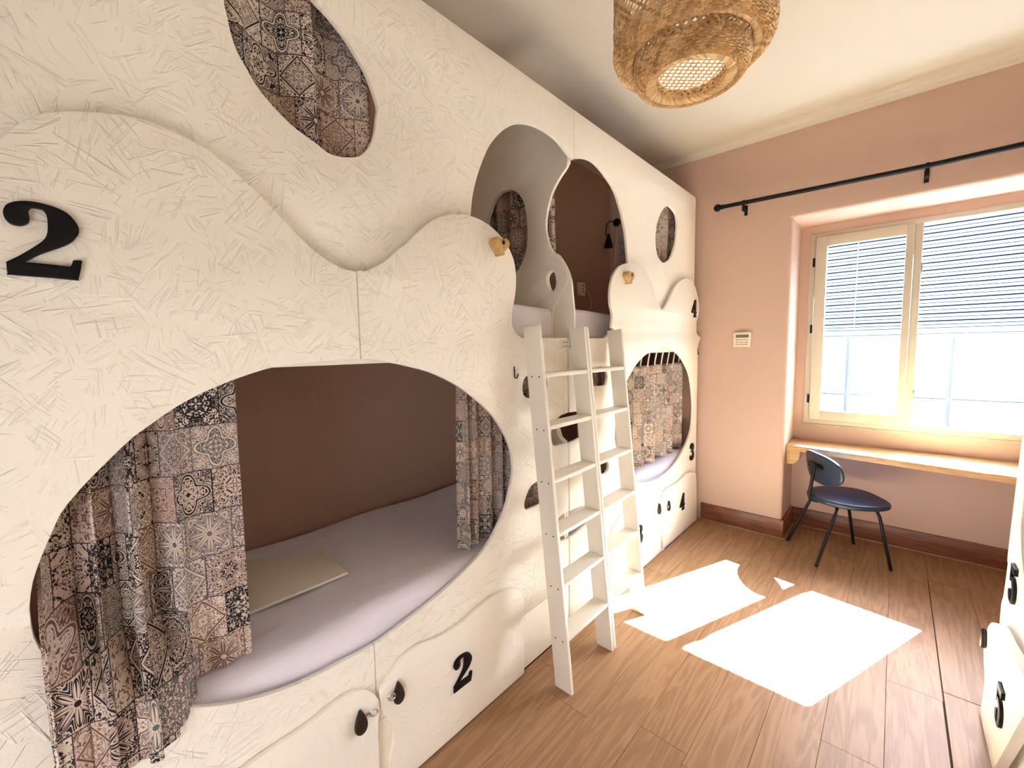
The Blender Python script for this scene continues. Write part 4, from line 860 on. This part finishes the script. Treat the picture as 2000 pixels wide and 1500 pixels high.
bm = bmesh.new(); lathe(bm, [(0.012, 2.715), (0.016, 2.70), (0.046, 2.585), (0.044, 2.585), (0.014, 2.695), (0.004, 2.70)], (-2.166, 3.84, 0), 20, 'z'); finish('lamp_shade', bm_mesh(bm), 'black_metal', rl, 40)
tube('cord', [(-2.14, 3.958, 2.81), (-2.15, 3.958, 2.6), (-2.165, 3.958, 2.3), (-2.18, 3.955, 2.0), (-2.19, 3.95, 1.84)], 0.0035, 'cream_plastic', rl, 6)
sk = thing('socket_strip', 'small beige power socket on the inner wall of the far upper berth', 'socket', (XL, 3.42, 2.14))
box('case', (XL + 0.0005, 3.35, 2.08), (XL + 0.03, 3.45, 2.20), 'cream_plastic', sk, 0.004)
for z in (2.12, 2.145, 2.17):
    bm = bmesh.new(); lathe(bm, [(0.008, 0.0), (0.008, 0.0012)], (XL + 0.03, 3.41, z), 10, 'x'); finish('hole', bm_mesh(bm), 'hole_dark', sk)
tube('cord', [(XL + 0.03, 3.43, 2.16), (XL + 0.035, 3.52, 2.10), (XL + 0.03, 3.56, 2.0), (XL + 0.02, 3.5, 1.90), (XL + 0.02, 3.45, 1.83)], 0.003, 'cream_plastic', sk, 6)

# ------------------------------------------------------------------ woven pendant
px, py = -0.582, 1.600
pl = thing('pendant_lamp', 'woven bamboo pendant lampshade hanging from the ceiling', 'lamp', (px, py, H))
def resample(prof, step):
    out = [prof[0]]; 
    for a_, b_ in zip(prof, prof[1:]):
        L = math.hypot(b_[0] - a_[0], b_[1] - a_[1]); n = max(1, int(L / step))
        for i in range(1, n + 1): out.append((a_[0] + (b_[0] - a_[0]) * i / n, a_[1] + (b_[1] - a_[1]) * i / n))
    return out
def weave(name, prof, n, wid, twist, parent, mat='bamboo', dirs=(1, -1), th=0.0010, wave=0.0018, step=0.014, cells=None):
    """two families of flat strips wound along a profile, passing over and under each other"""
    bm = bmesh.new(); pr = resample(prof, step); tl = bm.loops.layers.float_color.new('tone'); rg = random.Random(len(name) * 7 + n)
    S_ = [0.0]
    for a_, b_ in zip(pr, pr[1:]): S_.append(S_[-1] + math.hypot(b_[0] - a_[0], b_[1] - a_[1]))
    for d in dirs:
        for k in range(n):
            ang = 2 * PI * k / n; prev = None; tone = rg.random()
            for i, (r, z) in enumerate(pr):
                if i: ang += d * twist * (S_[i] - S_[i - 1]) / max(r, 0.02)
                j0, j1 = max(i - 1, 0), min(i + 1, len(pr) - 1)
                tr_, tz = pr[j1][0] - pr[j0][0], pr[j1][1] - pr[j0][1]; L = math.hypot(tr_, tz) or 1
                nr, nz = -tz / L, tr_ / L                               # normal of the profile
                off = d * wave * (1 if (i + k) % 2 else -1)
                dw = wid * 0.5 * math.sqrt(1 + twist * twist) / r
                pa = Vector((px + (r + nr * off) * math.cos(ang - dw), py + (r + nr * off) * math.sin(ang - dw), z + nz * off))
                pb = Vector((px + (r + nr * off) * math.cos(ang + dw), py + (r + nr * off) * math.sin(ang + dw), z + nz * off))
                cur = (bm.verts.new(pa), bm.verts.new(pb))
                if prev:
                    fc_ = bm.faces.new((prev[0], prev[1], cur[1], cur[0]))
                    for lp in fc_.loops: lp[tl] = (tone, tone, tone, 1)
                prev = cur
    me = bpy.data.meshes.new('m'); bm.to_mesh(me); bm.free()
    o = finish(name, me, mat, parent, 0, kind='stuff')
    md = o.modifiers.new('strip_thickness', 'SOLIDIFY'); md.thickness = th; md.offset = 0
    return o
def bend(pts, sub=4): return cr(pts, sub)
ZO, ZI, RO, ZT = 2.605, 2.530, 0.262, 2.86
weave('outer_shade', [(RO, ZT), (RO, ZO + 0.055)], 60, 0.0085, 1.0, pl, wave=0.002)
weave('outer_rim', bend([(RO, ZO + 0.058), (RO - 0.002, ZO + 0.034), (RO - 0.012, ZO + 0.014), (RO - 0.028, ZO + 0.003), (RO - 0.044, ZO)]), 78, 0.0112, 1.0, pl, wave=0.0034, step=0.011)
weave('outer_lining', bend([(RO - 0.042, ZO), (0.208, ZO + 0.001), (0.197, ZO + 0.006), (0.191, ZO + 0.02), (0.189, ZO + 0.05)]), 170, 0.0078, 0.7, pl, dirs=(1,), wave=0.0006)
weave('inner_shade', [(0.189, ZO + 0.052), (0.189, ZI + 0.050)], 46, 0.0085, 1.0, pl, wave=0.002)
weave('inner_rim', bend([(0.189, ZI + 0.052), (0.187, ZI + 0.030), (0.178, ZI + 0.011), (0.164, ZI + 0.002), (0.148, ZI)]), 58, 0.0112, 1.0, pl, wave=0.0034, step=0.011)
weave('inner_lining', bend([(0.150, ZI), (0.132, ZI), (0.119, ZI + 0.003), (0.115, ZI + 0.012)]), 110, 0.0075, 0.7, pl, dirs=(1,), wave=0.0006)
weave('inner_wall', [(0.115, ZI + 0.008), (0.115, ZI + 0.030)], 32, 0.0072, 1.0, pl)
weave('top_rim', bend([(RO, ZT - 0.005), (RO - 0.004, ZT + 0.012), (RO - 0.016, ZT + 0.018), (RO - 0.03, ZT + 0.014)]), 96, 0.0125, 1.0, pl, wave=0.002)
def lattice(name, z, r, gap, wid, parent):
    bm = bmesh.new(); n = int(r / gap)
    for d in (0, 1):
        for k in range(-n, n + 1):
            c_ = k * gap; L = math.sqrt(max(r * r - c_ * c_, 1e-4)); zz = z + (0.0012 if d else 0)
            ca, sa = math.cos(PI / 4 + d * PI / 2), math.sin(PI / 4 + d * PI / 2)
            add_box(bm, (-L, c_ - wid / 2, -0.0005), (L, c_ + wid / 2, 0.0005))
            for v in bm.verts[-8:]:
                x_, y_ = v.co.x, v.co.y; v.co = Vector((px + x_ * ca - y_ * sa, py + x_ * sa + y_ * ca, zz + v.co.z))
    return finish(name, bm_mesh(bm), 'bamboo_wood', parent, 0, kind='stuff')
lattice('inner_disc', ZI + 0.026, 0.114, 0.0185, 0.0066, pl)
bm = bmesh.new()
for k in range(3):
    a_ = 2 * PI * k / 3 + 0.4
    add_tube(bm, [(px + (RO - 0.01) * math.cos(a_), py + (RO - 0.01) * math.sin(a_), ZT + 0.012), (px + 0.02 * math.cos(a_), py + 0.02 * math.sin(a_), ZT + 0.03)], 0.002, 6)
finish('spider', bm_mesh(bm), 'steel', pl, 50)
a = NT('opal_glow', 0.5, 0.3); a.col((0.8, 0.78, 0.72)); a.b.inputs['Emission Color'].default_value = (1.0, 0.92, 0.80, 1); a.b.inputs['Emission Strength'].default_value = 0.045; M['opal_glow'] = a.m
bm = bmesh.new(); lathe(bm, [(0.002, ZI + 0.034), (0.108, ZI + 0.034), (0.112, ZI + 0.040), (0.108, ZI + 0.046), (0.002, ZI + 0.046)], (px, py, 0), 32, 'z'); finish('diffuser', bm_mesh(bm), 'opal_glow', pl, 40, 'softly glowing white diffuser behind the woven disc')
tube('cord', [(px, py, ZT + 0.04), (px, py, H - 0.02)], 0.0035, 'white_plastic', pl, 8)
bm = bmesh.new(); lathe(bm, [(0.05, 0), (0.05, -0.02), (0.03, -0.03), (0.008, -0.032)], (px, py, H - 0.0005), 24, 'z'); finish('ceiling_rose', bm_mesh(bm), 'white_plastic', pl, 40)
bm = bmesh.new(); lathe(bm, [(0.006, ZT + 0.05), (0.020, ZT + 0.04), (0.020, ZT - 0.02), (0.016, ZT - 0.025)], (px, py, 0), 16, 'z'); finish('bulb_holder', bm_mesh(bm), 'white_plastic', pl, 40)
